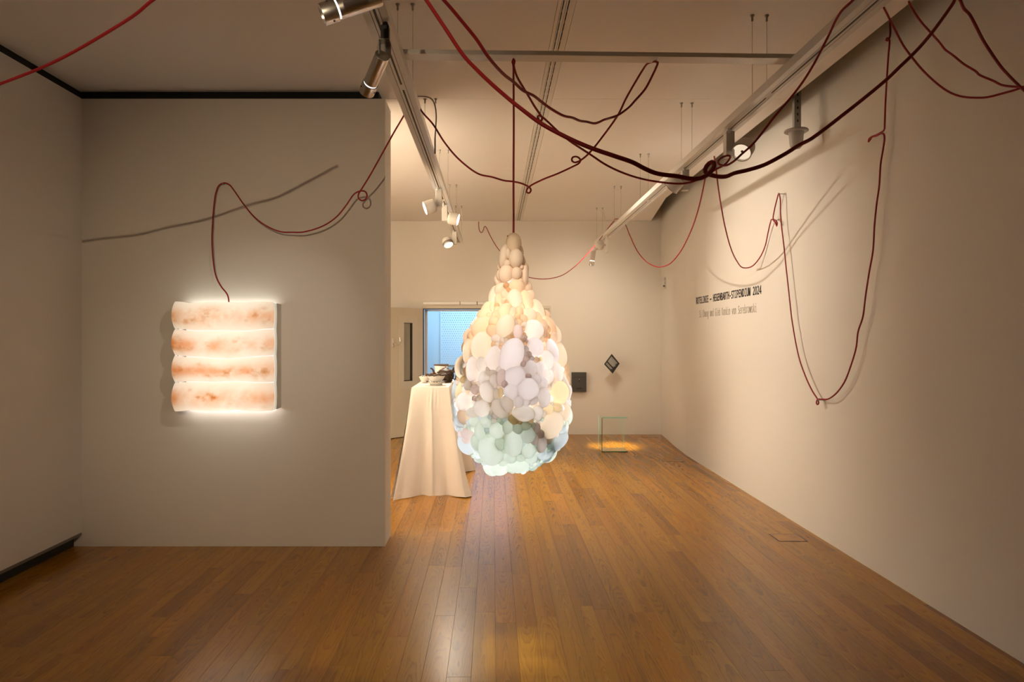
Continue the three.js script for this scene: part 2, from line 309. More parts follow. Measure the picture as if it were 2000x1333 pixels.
// ------------------------------------------------------------------ track lamps
function canLamp(name, label, x, z, o) {                    // gear box under the track, round head at its side
  const t = thing(name, label, 'spotlight', [x, TY, z], 'round spotlights on the tracks');
  const bw = o.box?.[0] ?? 0.055, bh = o.box?.[1] ?? 0.16, bd = o.box?.[2] ?? 0.06;
  part('gear_box', [rbox(bw, bh, bd, 0.004, 0, -bh / 2 - 0.012, 0), new THREE.CylinderGeometry(0.005, 0.005, 0.03, 12).translate(0, -0.002, 0)], M.lampWhite, t);
  part('latch', rbox(0.018, 0.03, 0.022, 0.004, -0.012, -0.012, bd / 2), M.white, t);
  const c = new THREE.Vector3(...o.head), dir = new THREE.Vector3(...o.dir).normalize(), rad = o.r ?? 0.062, len = o.len ?? 0.095;
  const armA = new THREE.Vector3(Math.sign(c.x) * bw / 2, c.y, 0), yoke = part('yoke', rod(armA, c.clone(), 0.012, 10), M.lampWhite, t);
  const back = c.clone().addScaledVector(dir, -len / 2);
  part('head', along(lathe([[0.0005, 0], [rad * 0.72, 0], [rad * 0.93, len * 0.08], [rad, len * 0.25], [rad, len], [rad * 0.93, len], [rad * 0.93, len * 0.8]], 36), back, dir), M.lampWhite, t);
  const front = c.clone().addScaledVector(dir, len / 2);
  part('rim', along(new THREE.TorusGeometry(rad * 0.97, 0.004, 8, 36).rotateX(Math.PI / 2), front, dir), M.lensRim, t);
  if (o.grooves) for (const g of [0.2, 0.34]) part('groove', along(new THREE.TorusGeometry(rad * 1.0, 0.0035, 8, 36).rotateX(Math.PI / 2), front.clone().addScaledVector(dir, -len * g), dir), M.slot, t);
  const lens = part('lens', along(new THREE.CylinderGeometry(rad * 0.9, rad * 0.9, 0.004, 36), front.clone().addScaledVector(dir, o.flush ? 0.002 : -len * 0.16), dir), o.lens ?? M.lens, t);
  if (o.pin) part('bulb', along(new THREE.SphereGeometry(0.009, 12, 8).scale(1, 0.5, 1), front.clone().addScaledVector(dir, o.flush ? 0.004 : -len * 0.13), dir), M.slot, t);
  const world = front.clone().addScaledVector(dir, 0.012).add(t.position);
  spot(world, world.clone().addScaledVector(dir, 3), o.cd, o.angle ?? 35, o.pen ?? 0.8, o.color ?? WARM, o.soft ?? 2);
  return t;
}
const toward = (from, to) => to.clone().sub(from).normalize().toArray();
const headAt = (x, z, h) => new THREE.Vector3(x + h[0], TY + h[1], z + h[2]);
{
  let h = [-0.075, -0.17, 0.02];
  canLamp('track_spotlight', 'white round spotlight on left track facing left, nearest of the three there', TL, -6.05, { head: h, dir: [-1, -0.38, 0.22], flush: true, cd: LEVEL.leftHead, angle: 55, lens: M.lens, pin: true });
  h = [0.085, -0.15, 0.02];
  canLamp('track_spotlight', 'blazing spotlight on left track aimed at the lettering on right wall', TL, -6.78, { head: h, dir: toward(headAt(TL, -6.78, h), new THREE.Vector3(2.5, 1.98, -6.45)), cd: LEVEL.wallText, angle: 38, pen: 1, color: SOFTWARM, soft: 1.7, flush: true });
  h = [-0.085, -0.15, 0.04];
  canLamp('track_spotlight', 'white spotlight with two dark rings facing the camera at the end of left track', TL, -8.5, { head: h, dir: toward(headAt(TL, -8.5, h), new THREE.Vector3(0.55, 0.0, -6.9)), cd: LEVEL.ahead, angle: 40, grooves: true });
  h = [0.085, -0.125, 0.03];
  canLamp('track_spotlight', 'white spotlight with a dim glowing face on right track, nearest the camera', TR, -4.36, { head: h, dir: toward(headAt(TR, -4.36, h), new THREE.Vector3(0.25, 1.05, -2.95)), cd: LEVEL.rightHead, angle: 34, lens: M.lensDim, pin: true, color: SOFTWARM });
  h = [-0.085, -0.12, 0.02];
  canLamp('track_spotlight', 'white spotlight turned away towards the cloth covered table, on right track', TR, -5.36, { head: h, dir: toward(headAt(TR, -5.36, h), new THREE.Vector3(-0.55, 0.45, -7.0)), cd: LEVEL.downTable, angle: 40, color: WARM });
  h = [-0.10, -0.11, 0.0];
  const t = canLamp('track_spotlight', 'white spotlight with chrome snoot over the glass table, end of right track', TR, -9.0, { head: h, dir: toward(headAt(TR, -9.0, h), new THREE.Vector3(1.2, 1.15, -10.76)), cd: LEVEL.farWall, angle: 62, pen: 1, box: [0.04, 0.2, 0.05], r: 0.056, len: 0.075 });
  const s = new THREE.Vector3(-0.185, -0.20, 0.02), dir = new THREE.Vector3(-0.15, -1, 0.05).normalize();
  part('snoot', along(lathe([[0.026, 0], [0.03, 0], [0.03, 0.12], [0.026, 0.12]], 28), s, dir), M.chrome, t);
  part('snoot_ring', along(lathe([[0.026, 0.124], [0.029, 0.124], [0.029, 0.132], [0.026, 0.132]], 28), s, dir), M.slit, t);
  part('snoot_tip', along(lathe([[0.026, 0.136], [0.033, 0.136], [0.033, 0.19], [0.026, 0.19]], 28), s, dir), M.chrome, t);
  { const w = s.clone().addScaledVector(dir, 0.2).add(t.position); spot(w, new THREE.Vector3(1.72, 0, -9.62), LEVEL.glassTable, 11, 1, WARM, 1.5); }
  part('snoot_arm', rod(new THREE.Vector3(-0.12, -0.15, 0), s.clone().addScaledVector(dir, 0.01), 0.012), M.lampWhite, t);
}
function projector(label, back, dir, cd, target, o = {}) {   // polished metal tube with a glowing slit behind its front collar
  const t = thing('track_projector', label, 'spotlight', back.toArray(), 'metal projector lamps on the tracks');
  const O = new THREE.Vector3(0, 0, 0), r = o.r ?? 0.033, L = o.len ?? 0.2;
  part('tube', along(lathe([[0.0005, 0.004], [r * 0.9, 0.004], [r * 0.95, 0], [r, 0.002], [r, L * 0.72], [r * 0.9, L * 0.72]], 40), O, dir), M.alu, t);
  part('slit', along(new THREE.CylinderGeometry(r * 0.92, r * 0.92, 0.012, 32).translate(0, L * 0.735, 0), O, dir), M.slit, t);
  const col = part('collar', along(lathe([[r * 0.85, L * 0.755], [r * 1.1, L * 0.755], [r * 1.1, L], [r * 0.98, L], [r * 0.98, L * 0.94]], 40), O, dir), M.alu, t);
  part('lens', along(new THREE.CylinderGeometry(r * 0.97, r * 0.97, 0.004, 32).translate(0, L * 0.80, 0), O, dir), M.lensDim, t);
  for (const a of [0.6, 2.7, 4.8]) { const q = new THREE.SphereGeometry(0.0035, 8, 6).translate(Math.cos(a) * r * 1.1, L * 0.86, Math.sin(a) * r * 1.1); part('set_screw', along(q, O, dir), M.black, col); }
  const top = new THREE.Vector3(o.hang ?? 0.01, TY - back.y, o.hangz ?? 0), mid = top.clone().multiplyScalar(0.5);
  const G = TY - back.y;
  part('bracket', [rbox(0.044, 0.062, 0.004, 0.001, 0.010, 0.028, -0.024), rbox(0.004, 0.062, 0.048, 0.001, -0.012, 0.028, 0), rbox(0.048, 0.004, 0.052, 0.001, 0.010, 0.058, 0)], M.steel, t);
  part('adapter', [rbox(0.034, Math.min(0.06, G - 0.075), 0.038, 0.004, 0.012, 0.061 + Math.min(0.06, G - 0.075) / 2, 0), lathe([[0.016, G - 0.018], [0.012, G - 0.006], [0.005, G + 0.012]], 12).translate(0.012, 0, 0)], M.black, t);
  if (G > 0.16) part('stem', new THREE.CylinderGeometry(0.008, 0.008, G - 0.13, 12).translate(0.012, 0.12 + (G - 0.13) / 2, 0), M.black, t);
  const lp = back.clone().addScaledVector(dir, L * 0.845);
  spot(lp, target, cd, o.angle ?? 22, o.pen ?? 0.7, o.color ?? SOFTWARM, 0.6);
}
{
  const b1 = at(741, -8, 2.3), e1 = at(628, 29, 2.26), d1 = e1.clone().sub(b1).normalize();
  projector('metal projector tube in the top left of the picture, pointing left', b1, d1, LEVEL.projector, b1.clone().addScaledVector(d1, 3), { len: 0.205, r: 0.0325 });
  const b2 = at(747, 108, 2.86), aim = new THREE.Vector3(-1.75, 1.42, -5.0), d2 = aim.clone().sub(b2).normalize();
  projector('metal projector tube hanging lower under a black adapter, pointing down at square lamp', b2, d2, LEVEL.projector, aim, { len: 0.21, r: 0.0315 });
}

{ // two unseen lamps, placed to light the pendant and the dividing wall
  const b3 = new THREE.Vector3(TL + 0.02, EYE + 1.10, -1.55), aim = new THREE.Vector3(0.06, 1.74, -3.3), d3 = aim.clone().sub(b3).normalize();
  projector('unseen metal projector on left track, placed to light the pendant lamp', b3, d3, LEVEL.unseenPendantKey, aim, { len: 0.21, angle: 11, pen: 0.8 });
  const b4 = new THREE.Vector3(TL + 0.02, EYE + 1.12, 1.5), aim4 = new THREE.Vector3(-1.3, 1.35, -5), d4 = aim4.clone().sub(b4).normalize();
  projector('unseen metal projector on left track behind the camera, placed to light the dividing wall', b4, d4, LEVEL.unseenDividerWash, aim4, { len: 0.21, angle: 23, pen: 1, color: DIMWARM });
}

// ------------------------------------------------------------------ the pear shaped hanging lamp of swollen lobes
const PD = 3.34, PX = 1000;
{
  const K = PD / F, base = at(PX, 920, PD);
  const t = thing('pendant_lamp', 'big hanging pear shaped lamp of glowing swollen lobes, peach above and mint below', 'lamp', base.toArray());
  const prof = [[455, 8], [470, 14], [480, 18], [500, 24], [545, 31], [575, 38], [600, 49], [630, 77], [660, 90], [700, 99], [740, 109], [780, 114], [820, 113], [860, 102], [885, 83], [905, 52], [920, 26], [926, 5]];
  const radius = (y) => { for (let i = 1; i < prof.length; i++) if (y <= prof[i][0]) { const [a, b] = [prof[i - 1], prof[i]]; return a[1] + (b[1] - a[1]) * clamp((y - a[0]) / (b[0] - a[0])); } return 5; };
  const skin = (c, tr) => mat(c, 1, { transmission: tr, thickness: 0, specularIntensity: 0.0 });
  const skins = {
    P: skin([0.84, 0.65, 0.45], 0.3), N: skin([0.84, 0.68, 0.52], 0.3), Q: skin([0.80, 0.70, 0.55], 0.6),
    W: skin([0.87, 0.83, 0.77], 0.6), V: skin([0.89, 0.86, 0.85], 0.6), Y: skin([0.84, 0.72, 0.48], 0.6),
    K: skin([0.76, 0.66, 0.62], 0.6), M: skin([0.78, 0.85, 0.77], 0.6), B: skin([0.76, 0.82, 0.84], 0.6),
  };
  const thin = {}; for (const k in skins) { thin[k] = skins[k].clone(); thin[k].transmission = 0.78; }
  const lobes = [];
  // surveyed lobes of the front: centre, half width, half height, lean, skin, how far it stands proud
  const L = (x, y, a, b, rot, s, d = 0) => lobes.push({ x, y, a, b, rot, s, d, front: true });
  L(1003, 477, 13, 18, 0, 'P'); L(984, 503, 9, 21, 8, 'N'); L(992, 498, 5, 9, 0, 'N'); L(1007, 508, 12, 17, 0, 'N', 3); L(1021, 511, 4.5, 10, 0, 'N', -6);
  L(988, 538, 12.5, 16, 5, 'N', 2); L(975, 539, 5.5, 9, 0, 'N'); L(1008, 537, 9, 11, 0, 'N', 3); L(1024, 540, 7, 18, 4, 'N'); L(990, 518, 6, 7, 0, 'N'); L(1018, 524, 3.5, 3.5, 0, 'N', 3); L(1015, 552, 5.5, 5, 0, 'N');
  L(978, 568, 11, 12, 10, 'N', 2); L(964, 578, 8, 17, 12, 'N'); L(975, 588, 8, 12, 0, 'P', 2); L(986, 579, 8, 10, 0, 'N', 2); L(1004, 589, 13, 18.5, -4, 'Q', 6); L(1007, 564, 14, 14, 0, 'P', 1);
  L(951, 609, 10.5, 17, 20, 'P'); L(963, 602, 6, 9, 0, 'P', 2); L(971, 606, 6, 6, 0, 'P'); L(986, 611, 12, 15, 35, 'P', 2); L(956, 617, 5, 5, 0, 'P', 2); L(969, 618, 8, 8, 0, 'P', 3); L(965, 632, 9, 11, 0, 'P', 3);
  L(942, 640, 15, 21, 42, 'P', 1); L(986, 641, 15.5, 21, 18, 'Q', 9); L(963, 647, 11, 12, 0, 'P', 2); L(1012, 613, 7, 11, -8, 'P', 4); L(1000, 614, 7, 11, 0, 'N'); L(923, 657, 8, 11, 15, 'P'); L(917, 658, 5, 6, 0, 'P', -5);
  L(944, 676, 19, 24, 5, 'Q', 6); L(970, 662, 9, 8, 0, 'W', 4); L(1008, 652, 9, 14, 0, 'K', 5); L(1025, 589, 11, 18, -15, 'P', 1); L(1048, 608, 12, 21, -22, 'N'); L(1030, 618, 12.5, 12, 0, 'N', 5); L(1048, 623, 6.5, 11, -20, 'P', 2);
  L(1018, 603, 4.5, 8, -10, 'P', 2); L(1037, 647, 17, 17.5, 0, 'W', 10); L(1044, 632, 7, 6, 0, 'P', 1); L(1070, 638, 11, 18, -26, 'P'); L(1058, 637, 6.5, 11, -15, 'N', 3); L(1056, 651, 7, 12, -8, 'N', 3);
  L(1066, 645, 4.5, 7, 0, 'P', 3); L(1066, 657, 3.8, 5.5, 0, 'P', 4); L(1077, 659, 8, 9, 0, 'N', 1); L(1018, 626, 8, 8, 0, 'P', 2); L(1012, 633, 6, 7, 0, 'P', 2); L(1022, 659, 3.5, 3.5, 0, 'K', 7); L(1024, 667, 3.5, 3.5, 0, 'K', 7); L(1019, 664, 3.5, 3.5, 0, 'K', 7);
  L(1038, 678, 15.5, 16, 0, 'V', 13); L(1071, 684, 12, 22, -20, 'V', 3); L(1091, 693, 13.5, 24, -14, 'Q'); L(1061, 702, 12.5, 18, 0, 'W', 3); L(1030, 715, 10.5, 12.5, 0, 'V', 16); L(1048, 718, 7.5, 13, 0, 'V', 12); L(1040, 735, 9, 8.5, 0, 'V', 15);
  L(1025, 752, 17.5, 18, 0, 'V', 20); L(1054, 767, 10.5, 16, 0, 'V', 15); L(1084, 762, 18, 19.5, 0, 'Y', 6); L(1082, 725, 10, 17, -10, 'W', 3); L(1064, 732, 9, 13, 0, 'W', 1); L(1097, 748, 8, 22, -18, 'W', 2); L(1103, 723, 8, 13, -6, 'P', -4);
  L(1107, 745, 6, 11, 0, 'P', -6); L(1106, 768, 6, 15, 6, 'V', -2); L(1054, 741, 6.5, 9.5, 0, 'V', 11); L(1022, 681, 5, 6, 0, 'V', 14); L(1028, 691, 4.5, 6, 0, 'K', 14); L(1020, 690, 3.2, 3.2, 0, 'V', 14); L(1033, 697, 4, 4, 0, 'V', 14);
  L(1042, 700, 5.2, 5.2, 0, 'N', 12); L(1048, 700, 4, 5, 0, 'Y', 9); L(1021, 699, 6, 5.5, 0, 'K', 14); L(1017, 707, 4.6, 4.6, 0, 'K', 15); L(1026, 729, 5, 5, 0, 'K', 15);
  L(997, 693, 19.5, 29, 17, 'V', 13); L(1002, 729, 16.5, 17, 20, 'V', 15); L(995, 757, 12, 13, 0, 'V', 16); L(988, 777, 10.5, 13.5, -10, 'W', 15); L(1008, 774, 8.5, 9, 0, 'V', 16); L(978, 732, 8, 14, 10, 'K', 9); L(984, 743, 5, 6, 0, 'K', 14);
  L(977, 758, 4.5, 8, 0, 'Y', 9); L(970, 762, 7.5, 11, -10, 'W', 6); L(1035, 770, 7.5, 8.5, 0, 'V', 15); L(1022, 775, 6.5, 6.5, 0, 'V', 14);
  L(916, 685, 9, 23, 6, 'Q'); L(927, 719, 12.5, 22, 4, 'W', 2); L(966, 699, 14, 22, 10, 'W', 5); L(948, 734, 10, 12.5, 0, 'W', 4); L(943, 709, 9, 14, -10, 'W', 1); L(956, 757, 15, 19, -20, 'W', 5); L(966, 739, 8, 14, 0, 'W', 4);
  L(906, 718, 5.5, 12, 10, 'B', -8); L(914, 724, 5, 10, 0, 'P', -3); L(910, 739, 8, 6.5, 0, 'Y', -1); L(919, 749, 9, 9.5, 0, 'W', 1); L(933, 755, 9.5, 9, 0, 'K', 2); L(901, 763, 8, 17, 10, 'Y', 1); L(890, 763, 6.5, 18, 5, 'B', -3);
  L(911, 780, 15, 17, 20, 'W', 4); L(941, 771, 8.5, 7.5, 0, 'W', 2); L(930, 771, 5, 5, 0, 'K', 2); L(945, 787, 15, 14.5, -30, 'W', 5); L(928, 797, 13, 8.5, 0, 'W', 4); L(976, 787, 12.5, 18, -30, 'W', 7); L(969, 799, 7, 8, 0, 'V', 4);
  L(910, 807, 11.5, 14, -28, 'N', 3); L(889, 800, 6, 14, 0, 'B', -2); L(904, 817, 12, 12, 0, 'B', 1); L(893, 831, 6, 13.5, -14, 'B', -2); L(918, 837, 13, 10, -20, 'K', 2); L(904, 841, 7, 7.5, 0, 'K', 0); L(913, 850, 8, 8, 0, 'K', 3);
  L(914, 868, 15, 20, -46, 'B', 1); L(937, 890, 9.5, 8, 0, 'M'); L(930, 813, 10, 9.5, 0, 'M', 2); L(953, 812, 11, 10, 0, 'M', 6); L(941, 828, 10.5, 15, 5, 'M', 6); L(933, 853, 9.5, 14, -10, 'M', 4); L(960, 864, 21, 26, -4, 'M', 11);
  L(971, 826, 13, 14, 0, 'M', 8); L(989, 820, 8.5, 10.5, 0, 'M', 8); L(999, 848, 15.5, 22, 0, 'M', 12); L(977, 849, 9.5, 11.5, 0, 'M', 8); L(995, 877, 11, 10.5, 0, 'M', 9); L(981, 887, 8.5, 8, 0, 'M', 7); L(954, 889, 11, 7, -15, 'M', 2);
  L(976, 905, 16, 14.5, -30, 'M', 3); L(1009, 895, 19, 14.5, 8, 'M', 6); L(1027, 863, 12, 13.5, 0, 'M', 10); L(1025, 834, 12.5, 13.5, 0, 'M', 11); L(1020, 816, 9.5, 8.5, 0, 'M', 10); L(1007, 821, 8.5, 9.5, 0, 'M', 9); L(1013, 876, 9.5, 8.5, 0, 'M', 8);
  L(1032, 881, 11, 10, 0, 'M', 4); L(1034, 816, 4.6, 4.6, 0, 'M', 11); L(1017, 795, 18, 13, 6, 'W', 13); L(1042, 795, 9.5, 12, 0, 'W', 10); L(1001, 806, 10, 8, 20, 'Y', 8); L(1029, 807, 6, 5, 0, 'Y', 11); L(1011, 810, 4.5, 4.5, 0, 'Y', 10);
  L(1068, 819, 19.5, 24, 32, 'Q', 6); L(1060, 789, 11, 10, 0, 'Y', 3); L(1078, 789, 11, 8.5, 0, 'Y', 3); L(1097, 803, 9.5, 16, 14, 'Q', 1); L(1048, 834, 7, 7, 0, 'K', 7); L(1050, 853, 9.5, 14.5, 4, 'K', 6); L(1089, 831, 10, 9.5, 20, 'B', -2);
  L(1082, 855, 13.5, 22, 58, 'B', -1); L(1051, 875, 10.5, 10, 0, 'B', 1); L(1063, 876, 9, 15, 62, 'B', -3); L(1040, 821, 7, 9, 0, 'K', 8); L(1037, 842, 7, 10, 0, 'K', 7); L(1065, 848, 6, 6.5, 0, 'K', 2);
  // the same skin carries on round the sides and the back, and small lobes fill the gaps
  const r = rng(77);
  const pos = (q) => { const Re = Math.max(1, radius(q.y) - 0.55 * Math.min(q.a, q.b)), dx = q.x - PX; const z = Math.sqrt(Math.max(0, Re * Re - dx * dx)); return new THREE.Vector3(dx, 920 - q.y, z * (q.front ? 1 : q.zs) + (q.front ? q.d * 0.85 : 0)); };
  for (const q of lobes) { q.a *= 1.17; q.b *= 1.17; q.p = pos(q); }
  const tint = (y) => y < 625 ? (r() < 0.5 ? 'P' : 'N') : y < 690 ? 'PQWN'[Math.floor(r() * 4)] : y < 800 ? 'WVWWQ'[Math.floor(r() * 5)] : y < 850 ? 'MBWM'[Math.floor(r() * 4)] : 'MMB'[Math.floor(r() * 3)];
  for (let k = 0, n = 0; k < 2600 && n < 92; k++) {
    const y = 470 + r() * 445, ang = Math.PI * (0.98 + r() * 1.04), size = clamp((y < 600 ? 11 : 15) + (r() - 0.4) * 9, 7, 22);
    const Re = Math.max(2, radius(y) - 0.6 * size), x = PX + Math.cos(ang) * Re, p = new THREE.Vector3(x - PX, 920 - y, Math.sin(ang) * Re);
    if (r() > 0.35 + radius(y) / 140 || lobes.some((q) => q.p.distanceTo(p) < (Math.min(q.a, q.b) + size) * 0.62)) continue;
    lobes.push({ x, y, a: size, b: size * (1.05 + r() * 0.35), rot: (r() - 0.5) * 50, s: tint(y), p, front: false }); n++;
  }
  const covered = (p) => lobes.some((q) => { const dx = p.x - q.p.x, dy = p.y - q.p.y, dz = p.z - q.p.z, m = Math.min(q.a, q.b); return (dx * dx) / (q.a * q.a) + (dy * dy) / (q.b * q.b) + (dz * dz) / (m * m) < 0.80; });
  for (let k = 0; k < 5200; k++) {                          // close what is still open, small lobes in front, larger ones behind
    const y = 478 + ((k * 0.61803) % 1) * 440, ang = (k * 2.39996) % (2 * Math.PI), front = Math.sin(ang) > -0.15, Re = Math.max(1, radius(y) - 7);
    const p = new THREE.Vector3(Math.cos(ang) * Re, 920 - y, Math.sin(ang) * Re);
    if (covered(p)) continue;
    const size = front ? (y < 600 ? 6.5 : 6 + r() * 3.5) : 12 + r() * 5, Rc = Math.max(1, radius(y) - size * 0.9 - 1.5);
    p.x = Math.cos(ang) * Rc; p.z = Math.sin(ang) * Rc;
    lobes.push({ x: PX + p.x, y, a: size, b: size * (1.05 + r() * 0.2), rot: (r() - 0.5) * 60, s: tint(y), p, front: false, fill: true });
  }
  for (let y = 560; y < 912; y += 3.5) for (let x = PX - radius(y) + 5; x < PX + radius(y) - 5; x += 3.5) {   // nothing may be left open between the lobes in front
    const yy = y + (r() - 0.5) * 2, dx = x - PX;
    if (lobes.some((q) => { if (q.p.z < -8) return false; const c = Math.cos(q.rot * R), n = Math.sin(q.rot * R), ex = x - q.x, ey = yy - q.y, u = (ex * c + ey * n) / q.a, v = (-ex * n + ey * c) / q.b; return u * u + v * v < 0.86; })) continue;
    const size = 5 + r() * 2.5, Rc = Math.max(2, radius(yy) - size * 0.8 + (Math.abs(dx) < 55 ? 5 : 0));
    lobes.push({ x, y: yy, a: size, b: size * (1 + r() * 0.2), rot: (r() - 0.5) * 60, s: tint(yy), p: new THREE.Vector3(dx, 920 - yy, Math.sqrt(Math.max(0, Rc * Rc - dx * dx))), front: false, fill: true });
  }
  const ball = new THREE.SphereGeometry(1, 28, 18);
  let count = 0; const rest = {};
  console.log('lobes', lobes.length);
  for (const q of lobes) {
    const n = q.p.clone().setY(q.p.y * 0 + (q.y > 840 ? -(q.y - 840) * 0.7 : q.y < 640 ? 25 : 0)).normalize();
    const c = (q.a + q.b) / 2, rot = new THREE.Matrix4().makeRotationZ(-q.rot * R);
    const rz = c * 0.95;
    const m = rot.clone().multiply(new THREE.Matrix4().makeScale(q.a, q.b, rz));
    // open at the back, so that the light inside fills each lobe
    const g = ball.clone().applyMatrix4(m), ps = g.attributes.position, ix = g.index.array, keep = [];
    const v = new THREE.Vector3();
    for (let i = 0; i < ix.length; i += 3) {
      v.set(0, 0, 0); for (let k = 0; k < 3; k++) v.add(new THREE.Vector3().fromBufferAttribute(ps, ix[i + k]));
      if (v.normalize().dot(n) > -0.42 || q.y < 520) keep.push(ix[i], ix[i + 1], ix[i + 2]);
    }
    g.setIndex(keep);
    // the lobes are not quite egg shaped: swell them gently, the outline keeps its size
    for (let i = 0; i < ps.count; i++) { const w = 1 + 0.05 * (noise(ps.getX(i) / q.a * 1.3 + q.x, ps.getY(i) / q.b * 1.3 + q.y, 4) - 0.5); ps.setXYZ(i, ps.getX(i) * w, ps.getY(i) * w, ps.getZ(i) * w); }
    g.computeVertexNormals();
    g.scale(K, K, K).translate(q.p.x * K, q.p.y * K, q.p.z * K);
    if (q.fill && count >= 296) (rest[q.s] ??= []).push(g); else { part('lobe', g, (q.fill ? thin : skins)[q.s], t); count++; }
  }
  for (const k in rest) part('small_lobes', rest[k], thin[k], t).userData.kind = 'stuff';
  // added diffuser shell, softens the inner light and blocks the view through gaps
  const pts = []; for (let y = 470; y <= 917; y += 8) pts.push([Math.max(0.6, radius(y) * 0.66 - 4) * K, (920 - y) * K]);
  part('added_diffuser_shell', lathe(pts, 48), mat([0.90, 0.86, 0.84], 1, { transmission: 0.72, thickness: 0, specularIntensity: 0 }), t);
  const red = part('cord_plug', new THREE.SphereGeometry(0.005, 10, 8).translate(-8 * K, (920 - 463) * K, 9 * K), M.red, t);
  red.userData.label = 'small red plug';
  const tube = part('light_tube', [new THREE.CapsuleGeometry(0.022, 0.44, 6, 16).translate(0, (920 - 745) * K, 0)], glow(1, 0.93, 0.95, 1.5), t);
  tube.userData.label = 'glowing tube inside';
  for (const [y, k] of [[672, 0.7], [708, 1.2], [745, 1.35], [785, 1.25], [820, 0.66], [846, 0.26]]) {
    const l = new THREE.PointLight(COOLWHITE, LEVEL.pendant * k); l.position.set(base.x, base.y + (920 - y) * K, base.z); l.shadow.radius = 1.2; l.castShadow = true; scene.add(l);
  }
}

// ------------------------------------------------------------------ the square wall lamp
{
  const x0 = -2.285, x1 = -1.552, yT = EYE + 0.238, yB = EYE - 0.528, zw = -5.03, zf = -4.875, bulge = 0.052;
  const t = thing('wall_lamp', 'glowing square wall lamp of four padded rows mottled pink and brown', 'lamp', [(x0 + x1) / 2, (yT + yB) / 2, zw]);
  const w = x1 - x0, h = yT - yB, D = zf - zw;
  const seams = [0, 0.245, 0.487, 0.742, 1];
  const mottleMap = (seed) => dataTexture(256, 96, (u, v) => {  // pink and brown mottling, strongest along the middle of each row
    const band = Math.exp(-Math.pow((v - 0.46) / 0.27, 2));
    const f = fbm(u * 7, v * 2.2, seed, 5), g = fbm(u * 22, v * 5, seed + 3, 4), q = clamp((f - 0.28) * 2.1) * band, edge = Math.exp(-u * 11) * band * 0.9;
    const hot = Math.pow(clamp((fbm(u * 11, v * 4, seed + 8, 4) - 0.5) * 3.4), 1.5) * band;
    const k = clamp(q * 0.75 + band * 0.22 + (g - 0.45) * 0.25 * band), b = clamp(hot * 0.8 + edge * 0.75);
    return [0.97 - 0.05 * k - 0.18 * b, 0.92 - 0.26 * k - 0.34 * b, 0.85 - 0.36 * k - 0.46 * b];
  }, true);
  const side = (v) => Math.sin(Math.PI * clamp(v)) ** 0.75;          // a row's outline, full in the middle
  const sag = [0, 0.013, 0.024, -0.004, 0], lobe = (u) => Math.abs(Math.sin(Math.PI * (u < 0.14 ? 0.55 + u / 0.14 * 0.45 : u < 0.62 ? (u - 0.14) / 0.48 : (u - 0.62) / 0.42))) ** 0.6;   // three pads along the top and bottom
  for (let rIx = 0; rIx < 4; rIx++) {
    const a = seams[rIx], b = seams[rIx + 1], m = new THREE.MeshPhysicalMaterial({ map: mottleMap(31 + rIx * 5), roughness: 1, transmission: 0.55, thickness: 0, side: THREE.DoubleSide, specularIntensity: 0.2 });
    const gap = 0.0032;
    part('padded_panel', grid(56, 24, (u, v) => {
      const s = side(v), line = (k) => h / 2 - h * seams[k] - sag[k] * Math.sin(Math.PI * u) + (k && k < 4 ? 0.003 * Math.sin(u * 13 + k * 2) : 0) + (k === 0 ? 0.013 * lobe(u) : k === 4 ? -0.013 * lobe(u) : 0);
      const y0 = line(rIx) - gap, y1 = line(rIx + 1) + gap, ends = 1 - Math.pow(Math.abs(2 * u - 1), 9);
      return [(u - 0.5) * (w - 0.03 + 0.03 * s), y0 + (y1 - y0) * v, D + bulge * s * (0.55 + 0.45 * ends)];
    }), m, t);
  }
  const ivory = mat([0.86, 0.86, 0.80], 1, { transmission: 0.5, thickness: 0 });
  for (const s of [1, -1]) part(s > 0 ? 'top_panel' : 'bottom_panel', grid(56, 8, (u, v) => {     // runs back towards the wall, in step with the pads
    return [(u - 0.5) * (w - 0.03), s * (h / 2 - 0.003 + 0.013 * lobe(u) * (1 - v * 0.7) + 0.004 * Math.sin(Math.PI * v)), 0.035 + (D - 0.035) * (1 - v)];
  }), ivory, t);
  const rim = mat([0.84, 0.88, 0.83], 1, { transmission: 0.5, thickness: 0 });
  const sheet = mat([0.62, 0.60, 0.54], 0.6);
  for (const s of [1, -1]) {
    const sh = new THREE.Shape(); sh.moveTo(0, h / 2 - 0.004);
    for (let rIx = 0; rIx < 4; rIx++) for (let k = 0; k <= 14; k++) { const v = k / 14; sh.lineTo(D - 0.055 + 0.03 * side(v), h / 2 - h * (seams[rIx] + (seams[rIx + 1] - seams[rIx]) * v)); }
    sh.lineTo(0, -h / 2 + 0.004);
    part('side_panel', new THREE.ExtrudeGeometry(sh, { depth: 0.006, bevelEnabled: false }).rotateY(-Math.PI / 2).translate(s * (w / 2 - 0.012) + 0.003, 0, 0.001), sheet, t);
    for (let rIx = 0; rIx < 4; rIx++) part('edge_strip', grid(16, 3, (u, v) => { const k = side(u); return [s * (w / 2 - 0.014 + 0.014 * k + v * 0.002), h / 2 - h * (seams[rIx] + (seams[rIx + 1] - seams[rIx]) * u), D + 0.022 * k - v * 0.05]; }), rim, t);
  }
  part('back_plate', box(w - 0.06, h - 0.04, 0.012, 0, 0, 0.008), M.white, t);
  part('light_panel', box(w - 0.07, h - 0.05, 0.006, 0, 0, 0.020), glow(1, 0.93, 0.86, 1.0), t);
  const la = new THREE.RectAreaLight(new THREE.Color().setRGB(1, 0.96, 0.94), LEVEL.wallLamp, w - 0.07, h - 0.05);
  la.position.set(t.position.x, t.position.y, zw + 0.026); la.rotation.y = Math.PI; scene.add(la);
